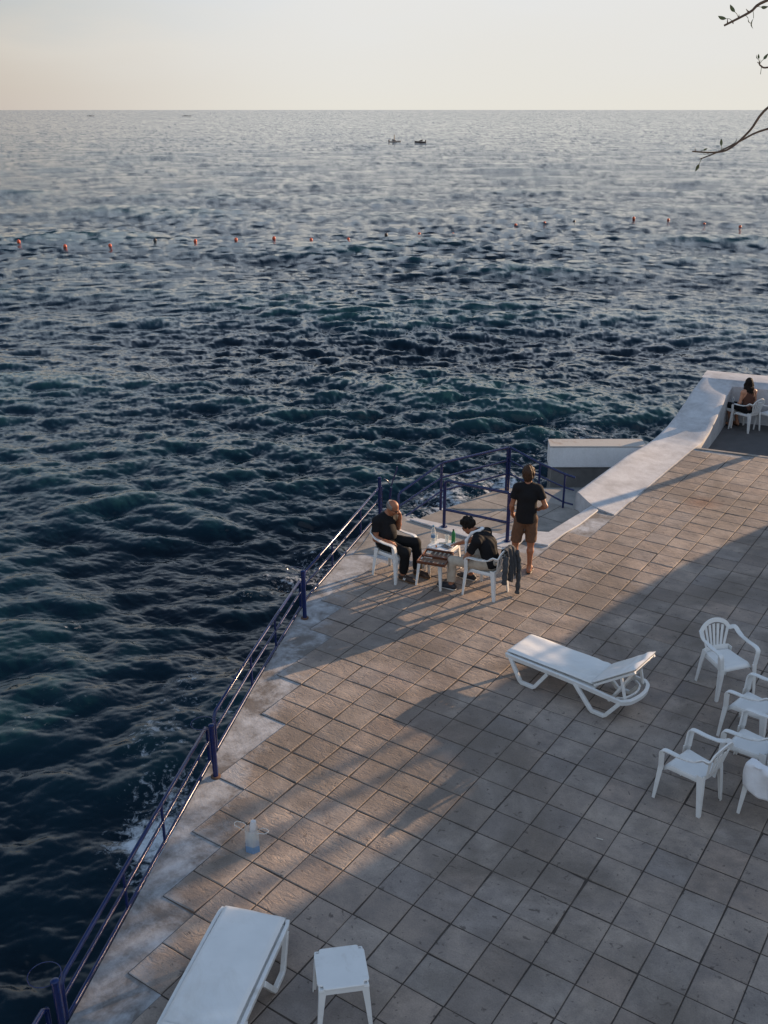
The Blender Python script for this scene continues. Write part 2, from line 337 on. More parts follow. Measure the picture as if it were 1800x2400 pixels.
def build_sea():
    H = CAM.z - SEA
    th = np.concatenate([np.linspace(R(64), R(50), 40)[:-1], np.linspace(R(50), R(3.0), 660)[:-1], R(3.0) * np.exp(np.linspace(0, math.log(.098 / 3.0), 150))])
    rad = H / np.tan(th); az = np.linspace(R(123.8 - 50), R(123.8 + 50), 1560)
    RR, AA = np.meshgrid(rad, az, indexing='ij'); x = CAM.x + RR * np.cos(AA); y = CAM.y + RR * np.sin(AA)
    dr = np.gradient(rad)[:, None] * np.ones_like(RR); dl = np.maximum(dr, RR * (az[1] - az[0]) * .5)
    fade = [np.clip(1.6 - dl / 9.0, 0, 1), np.clip(1.5 - dl / 2.2, 0, 1), np.clip(1.5 - dl / .30, 0, 1)]
    lod = [np.clip(5.0 / dl, .45, 1), np.clip(.8 / dl, .30, 1), np.clip(.20 / dl, .13, 1)]   # slopes averaged over what one face spans
    h, dx, dy, sx, sy = sea_at(x, y, fade, lod)
    calm = np.clip((RR - 5) / 3, .45, 1)
    foam = np.zeros_like(x)
    for (fx, fy, fr, fa) in FOAM: foam = np.maximum(foam, fa * np.exp(-((x - fx) ** 2 + (y - fy) ** 2) / fr ** 2))
    crest = np.clip((h - .30) / .25, 0, 1) * (RR < 60)
    co = np.stack([x + dx * calm, y + dy * calm, SEA + h * calm + .05 * foam], -1).reshape(-1, 3).astype(np.float32)
    nr, nc = RR.shape; idx = np.arange(nr * nc).reshape(nr, nc)
    q = np.stack([idx[:-1, :-1], idx[1:, :-1], idx[1:, 1:], idx[:-1, 1:]], -1).reshape(-1, 4)
    me = bpy.data.meshes.new('sea'); me.vertices.add(len(co)); me.vertices.foreach_set('co', co.ravel())
    me.loops.add(q.size); me.loops.foreach_set('vertex_index', q.ravel().astype(np.int32)); me.polygons.add(len(q))
    me.polygons.foreach_set('loop_start', np.arange(0, q.size, 4, dtype=np.int32)); me.polygons.foreach_set('loop_total', np.full(len(q), 4, np.int32))
    me.polygons.foreach_set('use_smooth', np.ones(len(q), bool)); me.update(calc_edges=True)
    at = me.attributes.new('slope', 'FLOAT_VECTOR', 'POINT'); at.data.foreach_set('vector', np.stack([-sx * calm, -sy * calm, np.ones_like(sx)], -1).reshape(-1).astype(np.float32))
    at = me.attributes.new('foam', 'FLOAT', 'POINT'); at.data.foreach_set('value', np.clip(foam + .0 * crest, 0, 1).ravel().astype(np.float32))
    at = me.attributes.new('ripple', 'FLOAT', 'POINT'); at.data.foreach_set('value', (.10 + .90 * np.clip(1.15 - .32 / dl, 0, 1)).ravel().astype(np.float32))
    at = me.attributes.new('height', 'FLOAT', 'POINT'); at.data.foreach_set('value', h.ravel().astype(np.float32))
    o = bpy.data.objects.new('sea', me); C.objects.link(o); tag(o, kind='structure')
    t = NT('sea_water'); P = t.pos()
    ha = t.node('ShaderNodeAttribute', attribute_name='height'); fo = t.node('ShaderNodeAttribute', attribute_name='foam')
    c = t.ramp(t.math('ADD', t.math('MULTIPLY', ha.outputs['Fac'], .9), .5), [(.38, (.0003, .0028, .007)), (.56, (.0013, .012, .020)), (.72, (.009, .038, .042))])  # crest translucency put into the base colour: greener and lighter with wave height
    f1 = t.noise(7.5, 9, .74, P, dist=.5); f2 = t.noise(1.3, 6, .68, P, dist=.5)
    fn = t.math('ADD', t.math('MULTIPLY', f1.outputs['Fac'], .58), t.math('MULTIPLY', f2.outputs['Fac'], .42))
    gate = t.ramp(fo.outputs['Fac'], [(.03, 0.0), (.10, 1.0)])
    fm = t.math('MULTIPLY', gate, t.ramp(t.math('ADD', fn, t.math('MULTIPLY', fo.outputs['Fac'], .24)), [(.62, 0.0), (.66, .35), (.76, 1.0)]))
    t.put(t.b.inputs['Base Color'], t.mix(fm, c, (.62, .66, .70))); t.put(t.b.inputs['Roughness'], t.math('ADD', t.math('MULTIPLY', fm, .6), .07)); t.b.inputs['IOR'].default_value = 1.333
    # capillary ripples too small for the mesh: tilt the normal by a fine noise vector
    def tilt(scale, amt, st): 
        n = t.noise(scale, 3, .6, P, st); v = t.node('ShaderNodeVectorMath', operation='SUBTRACT'); t.l.new(n.outputs['Color'], v.inputs[0]); v.inputs[1].default_value = (.5, .5, .5)
        w = t.node('ShaderNodeVectorMath', operation='MULTIPLY'); t.l.new(v.outputs[0], w.inputs[0]); cx = t.node('ShaderNodeCombineXYZ'); ra = t.math('MULTIPLY', t.node('ShaderNodeAttribute', attribute_name='ripple').outputs['Fac'], amt); t.l.new(ra, cx.inputs[0]); t.l.new(ra, cx.inputs[1]); t.l.new(cx.outputs[0], w.inputs[1]); return w.outputs[0]
    g = t.node('ShaderNodeAttribute', attribute_name='slope'); s0 = g.outputs['Vector']   # true wave slope at each vertex
    for sc, am, st in ((42.0, 1.9, (1, 1, 1)),):
        a = t.node('ShaderNodeVectorMath', operation='ADD'); t.l.new(s0, a.inputs[0]); t.l.new(tilt(sc, am, st), a.inputs[1]); s0 = a.outputs[0]
    nm = t.node('ShaderNodeVectorMath', operation='NORMALIZE'); t.l.new(s0, nm.inputs[0]); t.l.new(nm.outputs[0], t.b.inputs['Normal'])
    me.materials.append(t.m); return o
FOAM = [(-6.75, .5, .75, .95), (-7.5, 1.5, .8, .5), (-8.3, 2.3, .9, .42), (-8.9, 3.4, .8, .3), (-10.6, 1.6, .8, .22), (-12.3, 3.5, .9, .22),
        (-9.6, 13.4, 1.6, .85), (-10.2, 12.2, 1.2, .6), (-9.4, 15.8, 1.4, .7), (-9.9, 10.0, 1.4, .5), (-9.0, 18.2, 1.3, .55), (-9.6, 20.5, 1.8, .45), (-10.5, 8.3, 1.5, .42)]
build_sea()

# ------------------------------------------------------------------ terrace
EDGE = [(-2.35, -6.3), (-3.62, -3.42), (-4.48, -1.48), (-5.11, -.05), (-5.64, 1.18), (-6.02, 2.11), (-6.58, 3.49), (-7.12, 5.40), (-7.60, 7.09)]
BODY = EDGE + [(-7.24, 7.07), (-6.9, 7.06), (-6.35, 7.09), (-5.29, 7.25), (-5.23, 7.53), (-4.64, 7.78), (-4.5, 9.45), (-4.62, 9.8), (-4.62, 13.71), (-3.99, 13.81), (-2.56, 14.05), (9.0, 15.99), (9.0, -6.3)]
m = MB(); m.prism(BODY, -3.2, -.010); tag(m.build('terrace_base', M['edge'], smooth=0), kind='structure')
def inside(poly, x, y):
    c = False; n = len(poly)
    for i in range(n):
        x0, y0 = poly[i]; x1, y1 = poly[i - 1]
        if (y0 > y) != (y1 > y) and x < (x1 - x0) * (y - y0) / (y1 - y0) + x0: c = not c
    return c
TP = [(x + .17, y) for x, y in EDGE[:-2]] + [(-6.55, 5.25), (-5.9, 6.4), (-5.4, 6.85), (-5.04, 6.82), (-4.86, 7.0), (-4.62, 7.18), (-4.40, 7.24), (-4.40, 7.95), (-4.345, 9.2), (-4.02, 9.22), (-4.02, 13.80), (-2.56, 14.05), (9, 15.99), (9, -6.3)]
def terrace_tiles():
    m = MB(); gm = MB(); T = .4; r = random.Random(5); skip = {(-6, -7)}
    for i in range(-18, 12):
        for j in range(-15, 40):
            x0, y0 = i * T, j * T
            if not all(inside(TP, x0 + a * T, y0 + b * T) for a in (.03, .97) for b in (.03, .97)): continue
            if x0 > 4.2: continue
            g = .0055; c = .007
            tilt = [r.uniform(-.0022, .0022) for _ in range(4)]; dz = r.uniform(-.002, .002)
            jx, jy = r.uniform(-.0015, .0015), r.uniform(-.0015, .0015)
            cs = [(x0 + g + jx, y0 + g + jy), (x0 + T - g + jx, y0 + g + jy), (x0 + T - g + jx, y0 + T - g + jy), (x0 + g + jx, y0 + T - g + jy)]
            mx, my = x0 + T / 2, y0 + T / 2
            lo = [(x, y, -.0095) for x, y in cs]; md = [(x, y, -.004 + tilt[k] + dz) for k, (x, y) in enumerate(cs)]
            hi = [(x + (c if x < mx else -c), y + (c if y < my else -c), .001 + tilt[k] + dz) for k, (x, y) in enumerate(cs)]
            fs = [(8, 9, 10, 11)]
            for k in range(4):
                n = (k + 1) % 4; fs += [(k, n, n + 4, k + 4), (k + 4, n + 4, n + 8, k + 8)]
            for k in range(4):
                if r.random() < .16:
                    q = r.uniform(.05, .16); f = lambda p, q=q: (p[0] + (mx - p[0]) * q * r.uniform(.3, 1), p[1] + (my - p[1]) * q * r.uniform(.3, 1), p[2] - .001)
                    hi[k] = f(hi[k]); md[k] = (md[k][0] * .6 + hi[k][0] * .4, md[k][1] * .6 + hi[k][1] * .4, md[k][2] - .001)
            m.add(lo + md + hi, fs)
            gm.add([(x0, y0, -.0065), (x0 + T, y0, -.0065), (x0 + T, y0 + T, -.0065), (x0, y0 + T, -.0065)], [(0, 1, 2, 3)])
    o = m.build('terrace_paving', M['tile'], smooth=0, fix=False); tag(o, kind='structure')
    def edist(x, y):
        b = 9
        for (x0, y0), (x1, y1) in zip(EDGE, EDGE[1:]):
            t = max(0, min(1, ((x - x0) * (x1 - x0) + (y - y0) * (y1 - y0)) / ((x1 - x0) ** 2 + (y1 - y0) ** 2))); b = min(b, math.hypot(x - x0 - t * (x1 - x0), y - y0 - t * (y1 - y0)))
        return b
    at = o.data.attributes.new('edge', 'FLOAT', 'POINT'); at.data.foreach_set('value', [max(0, min(1, 1.25 - edist(v[0], v[1]) / .62)) for v in m.v]); tag(gm.build('paving_joints', M['grout'], smooth=0, fix=False), kind='structure')
terrace_tiles()
# grey cement apron at the far sea corner and the white painted kerb round the landing
m = MB(); m.prism([(-6.42, 5.55), (-6.95, 5.2), (-7.05, 5.6), (-7.55, 7.06), (-7.24, 7.04), (-6.98, 6.92), (-6.03, 6.83), (-5.36, 6.79), (-5.9, 6.35)], -.0095, -.003)
tag(m.build('terrace_apron', M['cement'], smooth=0), kind='structure')
m = MB(); m.prism([(-6.957, 6.935), (-6.89, 7.05), (-6.356, 7.08), (-5.293, 7.249), (-5.234, 7.534), (-4.66, 7.78), (-4.52, 9.45), (-4.34, 9.2), (-4.35, 8.4), (-4.405, 7.93), (-4.43, 7.27), (-4.665, 7.215), (-4.867, 7.26), (-4.855, 6.96), (-5.036, 6.76), (-6.03, 6.845)], -.0085, .022)
tag(m.build('painted_kerb', M['lime'], bevel=.008), 'white painted kerb edging the paving round the gate', 'kerb')
LAND = [(-6.9, 7.065), (-7.16, 7.67), (-6.64, 9.85), (-4.64, 9.58), (-4.52, 9.28), (-4.66, 7.80), (-5.25, 7.55), (-5.31, 7.26), (-6.36, 7.095)]
m = MB(); m.prism(LAND, -3.2, -.25); tag(m.build('landing', M['cement'], smooth=0), kind='structure')
m = MB(); m.add([(-6.64, 9.86, -.256), (-4.9, 9.62, -.256), (-4.9, 13.6, -1.02), (-6.66, 12.2, -1.0), (-7.9, 12.9, -1.9), (-7.5, 10.4, -1.7), (-9.2, 13.6, -3.0), (-8.8, 10.6, -3.0), (-4.9, 14.6, -1.3), (-6.9, 13.9, -1.9)],
      [(0, 1, 2, 3), (0, 3, 4, 5), (5, 4, 6, 7), (3, 2, 8, 9), (3, 9, 4)])
tag(m.build('slipway', M['wet'], smooth=0, fix=False), kind='structure')
# joints scored into the landing floor
m = MB()
for (a, b) in (((-6.95, 8.4), (-4.75, 8.15)), ((-6.8, 9.1), (-4.6, 8.85)), ((-6.25, 7.15), (-5.95, 9.75)), ((-5.55, 7.25), (-5.25, 9.65))):
    a, b = Vector((*a, -.2475)), Vector((*b, -.2475)); d = (b - a).normalized(); w = Vector((-d.y, d.x, 0)) * .007
    m.add([a - w, b - w, b + w, a + w], [(0, 1, 2, 3)])
tag(m.build('landing_joints', M['grout'], smooth=0, fix=False), kind='structure')
# lower floor beyond the terrace
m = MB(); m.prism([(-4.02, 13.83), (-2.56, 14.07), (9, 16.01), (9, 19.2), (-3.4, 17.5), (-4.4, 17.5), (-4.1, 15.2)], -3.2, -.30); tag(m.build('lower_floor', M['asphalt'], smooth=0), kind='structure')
m = MB(); m.prism([(-3.99, 13.80), (-3.985, 13.70), (-2.5, 13.95), (9, 15.88), (9, 15.98), (-2.56, 14.04)], -.0088, .012); tag(m.build('step_edging', M['cement'], bevel=.008), 'low cement edging where the paving steps down to the dark floor', 'edging')
# sweeping whitewashed parapet
def parapet():
    st = [(9.72, -5.0, .09, -4.03, .004, 0), (10.4, -5.0, .09, -4.03, .004, 0), (11.3, -5.0, .085, -4.03, .004, 0), (12.2, -5.0, .085, -4.03, .004, 0), (13.3, -4.98, .03, -4.03, .004, 0), (13.78, -4.97, .03, -4.02, .006, 0), (14.1, -4.97, .05, -4.02, .02, 1), (14.75, -4.98, .10, -4.04, .12, 1), (15.3, -4.98, .22, -4.09, .26, 1), (16.0, -4.99, .41, -4.16, .40, 1), (16.5, -5.0, .56, -4.22, .50, 1), (17.15, -5.01, .70, -4.28, .58, 1)]
    S = []
    for y, xo, zo, xi, zi, inner in st:
        r = []
        if y < 9.9: r.append((xo + .02, y + .06, -1.2))
        else: r.append((xo, y, -3.0))
        r += [(xo, y, zo - .05), (xo + .03, y, zo - .01), (xo + .09, y, zo)]
        n = 6
        for k in range(1, n + 1):
            u = k / n; x = xo + .09 + (xi - xo - .09) * u
            z = (zo + (zi - zo) * u) if inner else zi + (zo - zi) * (1 - u) ** 1.35
            r.append((x, y, z))
        r += [(xi + (.03 if inner else 0), y, zi - .02 if inner else zi), (xi + (.035 if inner else 0), y, -.35 if inner else -.012)]
        S.append(r)
    m = MB(); n = len(S[0]); SS = []
    for i in range(len(S) - 1):
        for k in range(5):
            t = k / 5; SS.append([Vector(a).lerp(Vector(b), t) for a, b in zip(S[i], S[i + 1])])
    SS.append([Vector(p) for p in S[-1]])
    # near end face slopes down to the kerb
    e = SS[0]; SS[0] = [Vector((p.x, p.y - .42 * max(0, min(1, (p.x + 5.0) / .5)) - .10 * max(0, min(1, (p.x + 4.5) / .45)), p.z)) for p in e]
    m.add([v for r in SS for v in r], [(i * n + k, i * n + k + 1, (i + 1) * n + k + 1, (i + 1) * n + k) for i in range(len(SS) - 1) for k in range(n - 1)])
    a = len(m.v); bot = [Vector((p.x, p.y - .03, -.26)) for p in SS[0][:-2]]; m.add([SS[0][k] for k in range(n - 2)] + bot, [(k + 1, k, n - 2 + k, n - 1 + k) for k in range(n - 3)])
    # return wall behind the lower floor
    d = Vector((.985, .19, 0)); o0 = Vector((-5.01, 17.15, 0)); i0 = Vector((-4.26, 17.15, 0))
    pts = []
    L = 12.0; nrm = Vector((-.19, .985, 0))
    A = [Vector((-5.01, 17.15, .70)), Vector((-5.01, 17.15, .70)) + d * L, Vector((-4.26, 16.35, .56)) + d * L, Vector((-4.26, 16.35, .56))]
    out = MB(); wb = [Vector((p.x, p.y, -3.0)) for p in A]
    m.add([(-5.01, 17.15, .695), tuple(Vector((-5.01, 17.15, .695)) + d * L), tuple(Vector((-4.26, 17.14, .575)) + d * L), (-4.26, 17.14, .575), (-5.01, 17.15, -3), tuple(Vector((-5.01, 17.15, -3)) + d * L), tuple(Vector((-4.235, 17.14, -.4)) + d * L), (-4.235, 17.14, -.4), tuple(Vector((-5.1, 17.9, .695))), tuple(Vector((-5.1, 17.9, .695)) + d * L), tuple(Vector((-5.1, 17.9, -3))), tuple(Vector((-5.1, 17.9, -3)) + d * L)],
          [(0, 3, 2, 1), (3, 7, 6, 2), (0, 1, 9, 8), (8, 9, 11, 10), (0, 8, 10, 4)])
    ob = m.build('parapet_wall', M['lime'], smooth=50, fix=False); tag(ob, 'long whitewashed parapet sweeping up along the sea edge', 'parapet')
    return ob
parapet()
# white block at the slipway
def block():
    d = Vector((.83, .557, 0)); b = Vector((-.557, .83, 0)); P = Vector((-6.66, 12.15, -.365)); L = 2.1
    e = empty('sea_block', P); tag(e, 'squat white painted concrete block beside the slipway with rusty top', 'block')
    q = lambda u, v: (d * u + b * v)[:2]
    m = MB(); m.prism([q(0, 0), q(L, 0), q(L, .50), q(.03, .50)], -.13, .335); m.build('block_face', M['paint'], e, bevel=.015)
    m = MB(); m.prism([q(-.012, -.012), q(L, -.012), q(L, .512), q(.02, .512)], .3365, .362); m.build('block_cap', M['rusty_top'], e, bevel=.008)
    m = MB(); m.prism([q(.06, .05), q(L, .05), q(L, .45), q(.06, .45)], -3.0, -.131); m.build('block_foot', M['wet'], e)
block()

# ------------------------------------------------------------------ railings
def rail(name, label, tubes, knobs=(), r=.02, cat='railing', group=None):
    base = Vector(tubes[0][1][0]); e = empty(name, base); tag(e, label, cat, group)
    for nm, pts, rr in tubes:
        m = MB(); m.tube([Vector(p) - base for p in pts], rr * 1.12, 10); m.build(nm, M['blue'], e, smooth=50)
    return e
def on_edge(t0, y):
    for (x0, y0), (x1, y1) in zip(EDGE, EDGE[1:]):
        if y0 <= y <= y1: return x0 + (x1 - x0) * (y - y0) / (y1 - y0) + t0
    return EDGE[-1][0]
def edge_panel(y0, y1, z0, z1, label, uprights, grp='blue rail panels along the terrace edge'):
    ys = sorted([y0, y1] + [y for x, y in EDGE if y0 + .2 < y < y1 - .2])
    zt = lambda y: z0 + (z1 - z0) * (y - y0) / (y1 - y0)
    P = lambda y, f: (on_edge(-.01, y), y, .03 + (zt(y) - .03) * f)
    top = [P(y0, .0), P(y0, .9), P(y0 + .05, 1)] + [P(y, 1) for y in ys[1:-1]] + [P(y1 - .05, 1), P(y1, .9), P(y1, 0)]
    T = [('top_rail', top, .019), ('mid_rail', [P(y, .55) for y in ys], .015), ('bottom_rail', [P(y, 0.0) for y in ys], .017)]
    for y in uprights: T.append(('upright', [P(y, .0), P(y, 1.0)], .013))
    return rail('edge_railing', label, T, group=grp)
edge_panel(-3.40, -.26, .44, .50, 'blue edge rail panel nearest the camera by the tipped white lounger', [-2.31, -1.48])
edge_panel(-.06, 3.22, .50, .46, 'blue edge rail panel between the two thick posts', [1.18, 2.11])
edge_panel(3.42, 6.95, .46, .54, 'blue edge rail panel running behind the seated bald man', [4.55, 5.85])
edge_panel(-6.0, -3.62, .44, .44, 'blue edge rail panel cut off by the bottom left corner', [-4.8])
def thick_post(x, y, h, label, hoop=True):
    e = empty('rail_post', (x, y, 0)); tag(e, label, 'post', 'thick posts on the terrace edge')
    m = MB(); m.tube([(0, 0, -.005), (-.012, .004, h)], .03, 12); m.build('post_tube', M['blue'], e, smooth=50)
    m = MB(); m.lathe([(.055, -.008), (.055, .006), (.048, .010)], n=18); m.build('base_plate', M['rust'], e)
    m = MB(); m.lathe([(.034, h - .01), (.034, h + .012), (.02, h + .02), (0, h + .022)], (-.012, .004, 0), 12); m.build('post_cap', M['blue'], e)
    if hoop:
        m = MB(); m.tube([(-.16 + .125 * math.cos(t * math.pi / 12), .02 + .125 * math.sin(t * math.pi / 12), h - .03) for t in range(24)], .004, 6, closed=True); m.build('hoop', M['blue'], e)
thick_post(-4.81, -.40, .645, 'thick blue post with a wire hoop on rust stained base, near the clear jug')
thick_post(-6.25, 3.02, .73, 'thick blue post with a wire hoop, behind the foot of the lounger row')
thick_post(-7.50, 6.80, .72, 'thick blue post without hoop at the ladder gap behind the bald man', False)
thick_post(-3.48, -3.55, .64, 'thick blue post in the dark bottom left corner')
# ladder grab rail with its bent ends
rail('ladder_rail', 'blue ladder handrail with bent forked ends above the sea', [('stem', [(-7.62, 7.22, -.25), (-7.56, 7.25, .40)], .02), ('fork', [(-7.64, 7.14, .58), (-7.60, 7.18, .54), (-7.56, 7.25, .42), (-7.51, 7.27, .60), (-7.475, 7.295, .72), (-7.47, 7.31, .80)], .012)])
# landing railings
FL, FR = Vector((-7.06, 8.19, -.25)), Vector((-6.47, 9.81, -.25))
SR = Vector((-7.275, 7.06, 0))
rail('stair_railing', 'blue three bar stair rail rising from the apron to the landing gate', [('top_rail', [SR + Vector((0, 0, 0)), SR + Vector((0, 0, .37)), SR + Vector((.012, .06, .412)), (-7.061, 8.17, .685)], .02), ('mid_rail', [SR + Vector((0, .0, .145)), (-7.056, 8.17, .40)], .016), ('bottom_rail', [SR + Vector((.02, .02, -.12)), (-7.051, 8.17, .137)], .016)])
rail('landing_railing', 'dark blue four bar railing along the sea side of the landing', [('end_post', [FL, FL + Vector((0, 0, .90)), FL + Vector((.012, .035, .942))], .024), ('end_post', [FR + Vector((-.02, -.05, 0)), FR + Vector((-.02, -.05, .89))], .024), ('top_rail', [(-7.05, 8.22, .69), (-6.49, 9.76, .662)], .022), ('mid_rail', [(-7.055, 8.2, .402), (-6.49, 9.76, .394)], .018), ('bottom_rail', [(-7.05, 8.2, .138), (-6.49, 9.76, .119)], .018)])
rail('ramp_railing', 'blue railing sloping down from the landing corner to the parapet', [('end_post', [FR, FR + Vector((0, 0, .91))], .026), ('top_rail', [FR + Vector((.0, 0, .908)), (-5.772, 9.719, .485), (-5.18, 9.59, .42), (-5.0, 9.62, .385)], .02), ('mid_rail', [(-6.46, 9.80, .394), (-5.76, 9.727, .222), (-5.18, 9.59, .157), (-5.0, 9.62, .13)], .016), ('bottom_rail', [(-6.46, 9.80, .119), (-5.76, 9.727, -.04), (-5.18, 9.59, -.14), (-5.0, 9.62, -.16)], .016), ('upright', [(-5.775, 9.715, -.25), (-5.772, 9.719, .485)], .018), ('upright', [(-5.187, 9.578, -.25), (-5.187, 9.58, .42)], .018)])
GL, GR = Vector((-6.27, 6.97, .02)), Vector((-5.07, 7.03, .02))
gt = rail('landing_gate', 'dark blue tube gate standing on the white kerb before the landing', [('gate_post', [GL, GL + Vector((0, 0, .80)), GL + Vector((.02, .001, .85)), GL + Vector((.07, .003, .868))], .026), ('gate_post', [GR, GR + Vector((0, 0, .885))], .03), ('top_rail', [GL + Vector((.06, .003, .866)), GR + Vector((0, 0, .868))], .024), ('low_rail', [GL + Vector((0, 0, .33)), GR + Vector((0, 0, .34))], .022)], cat='gate')
for p in (GL, GR):
    m = MB(); m.lathe([(.06, 0.003), (.06, .012), (.03, .014)], p - GL, 16); m.build('foot_plate', M['blue'], gt)
rail('side_rail', 'short blue side rail leading back from the gate behind the standing man', [('top_rail', [GR + Vector((.01, .02, .87)), (-5.04, 7.52, .89)], .015), ('low_rail', [GR + Vector((.01, .02, .34)), (-5.04, 7.52, .36)], .013), ('upright', [(-5.04, 7.52, .0), (-5.04, 7.52, .90)], .018)])

# ------------------------------------------------------------------ monobloc chair (faces +y)
def make_chair():
    root = empty('plastic_chair', (0, 0, 0))
    m = MB()
    def seat(u, v):
        y = -.205 + .43 * v; w = .185 + .04 * v; x = (u * 2 - 1) * w; e = abs(u * 2 - 1)
        z = .425 - .022 * math.sin(math.pi * min(1, v * 1.02)) * (1 - e ** 3) - .045 * max(0, (e - .86) / .14) ** 2
        if v > .84: q = (v - .84) / .16; z -= .05 * q * q; y -= .012 * q
        return (x, y, z)
    m.grid(seat, 16, 14); m.build('seat', M['plastic'], root, smooth=60, solid=.012)
    # backrest: arched rim, fanned slats and lower panel
    m = MB(); yb = lambda x, z: -.195 - (z - .42) * .30 - .035 + .55 * x * x
    rim = [(-.262, -.085, .645), (-.268, -.16, .665), (-.252, -.225, .71)] + [(.225 * math.sin(a), -.318 + .9 * (.225 * math.sin(a)) ** 2, .625 + .175 * math.cos(a)) for a in (R(-70), R(-45), R(-22), 0, R(22), R(45), R(70))] + [(.252, -.225, .71), (.268, -.16, .665), (.262, -.085, .645)]
    W = [(1, .1, .1), (1, .2, .4), (.8, .2, .7)] + [(math.sin(a) * .6, -.25, .9) for a in (R(-70), R(-45), R(-22), 0, R(22), R(45), R(70))] + [(.8, -.2, -.7), (1, -.2, -.4), (1, -.1, -.1)]
    W[0:3] = [(-1, .1, .1), (-1, .1, .4), (-.8, .1, .7)]; W[-3:] = [(.8, .1, .7), (1, .1, .4), (1, .1, .1)]
    m.ribbon(smooth_path(rim, 3), [v.normalized() for v in smooth_path(W, 3)], .028, .016)
    for k in range(7):
        s = (k - 3) / 3; pts = []
        for j in range(6):
            t = j / 5; z = .455 + (.79 - .045 - .022 * abs(s) ** 2 * 2.2 - .455) * t; x = s * (.128 + .062 * t)
            pts.append((x, -.225 - (z - .42) * .26 - .012 + .8 * x * x, z))
        m.ribbon(pts, [(1, s * .3, 0)] * 6, [.0155 + .0035 * j / 5 for j in range(6)], .008)
    def low(u, v):
        x = (u * 2 - 1) * (.175 + .01 * v); z = .405 + .075 * v; return (x, -.222 - (z - .42) * .26 + .8 * x * x, z)
    lo = MB(); lo.grid(low, 12, 3); o2 = [(x, y, z) for x, y, z in lo.v]
    m.add(o2 + [(x, y - .009, z) for x, y, z in o2], lo.f + [tuple(i + len(o2) for i in f[::-1]) for f in lo.f] + [(39 + i, 39 + i + 1, 39 + i + 1 + len(o2), 39 + i + len(o2)) for i in range(12)])
    m.build('backrest', M['plastic'], root, smooth=40, bevel=.003)
    for s in (-1, 1):
        m = MB(); p = smooth_path([(s * .262, -.09, .645), (s * .266, .03, .632), (s * .268, .15, .632), (s * .268, .205, .622), (s * .266, .232, .59), (s * .256, .236, .52), (s * .245, .238, .42)], 4)
        w = smooth_path([(1, 0, 0), (1, 0, 0), (1, .0, 0), (1, .0, 0), (1, 0, 0), (1, 0, 0), (1, 0, 0)], 4)
        m.ribbon(p, w, [.026 + .004 * math.sin(i / len(p) * 3) for i in range(len(p))], .016)
        # side web of the front support
        m.ribbon([(s * .285, .205, .60), (s * .276, .212, .52), (s * .266, .215, .42)], [(0, 1, 0)] * 3, [.022, .026, .03], .010)
        m.build('armrest', M['plastic'], root, smooth=40, bevel=.003)
    def leg(x0, y0, x1, y1, z0, sx, sy, wa, wb):
        m = MB(); n = 6
        A = []; 
        for j in range(n + 1):
            t = j / n; k = t ** .85; c = Vector((x0 + (x1 - x0) * k, y0 + (y1 - y0) * k, z0 * (1 - t)))
            a = wa[0] + (wa[1] - wa[0]) * t; b = wb[0] + (wb[1] - wb[0]) * t; th = .011
            pf = [(0, 0), (-sx * a, 0), (-sx * a, -sy * th), (-sx * th, -sy * th), (-sx * th, -sy * b), (0, -sy * b)]
            A += [c + Vector((p[0], p[1], 0)) for p in pf]
        fs = [tuple(range(6)), tuple(n * 6 + k for k in range(5, -1, -1))] + [(j * 6 + k, j * 6 + (k + 1) % 6, j * 6 + 6 + (k + 1) % 6, j * 6 + 6 + k) for j in range(n) for k in range(6)]
        m.add(A, fs); m.build('leg', M['plastic'], root, smooth=40, bevel=.003)
    for s in (-1, 1):
        leg(s * .262, .248, s * .288, .268, .43, s, 1, (.062, .034), (.060, .034))
        leg(s * .196, -.225, s * .225, -.262, .47, s, -1, (.058, .038), (.075, .040))
    return root
chair0 = make_chair(); used = []
def chair(x, y, az, label, z=0.0):
    o = chair0 if not used else copy_tree(chair0); used.append(o)
    o.location = (x, y, z); o.rotation_euler = (0, 0, R(az - 90)); tag(o, label, 'chair', 'white plastic armchairs on the terrace'); return o
chair(-.73, 4.50, -37, 'empty white plastic armchair standing alone right of the raised lounger, turned towards the camera')
chair(-5.98, 4.93, -5, 'white plastic armchair under the bald man with sunglasses')
chair(-4.47, 5.19, 178, 'white plastic armchair with a grey jacket over its back')
chair(-.39, 2.13, 166, 'empty white plastic armchair nearest the camera, its slatted back towards the right')
chair(-.16, 3.64, 168, 'empty white plastic armchair half out of frame below the lone chair')
chair(.02, 2.86, 172, 'empty white plastic armchair tucked between two others at the right edge')
chair(.43, 2.37, 166, 'white plastic armchair with a white towel over its arm')
chair(-3.72, 16.70, 158, 'white plastic armchair under the long haired woman', -.30)
chair(-3.22, 17.0, 160, 'empty white plastic armchair beside the long haired woman at the frame edge', -.30)

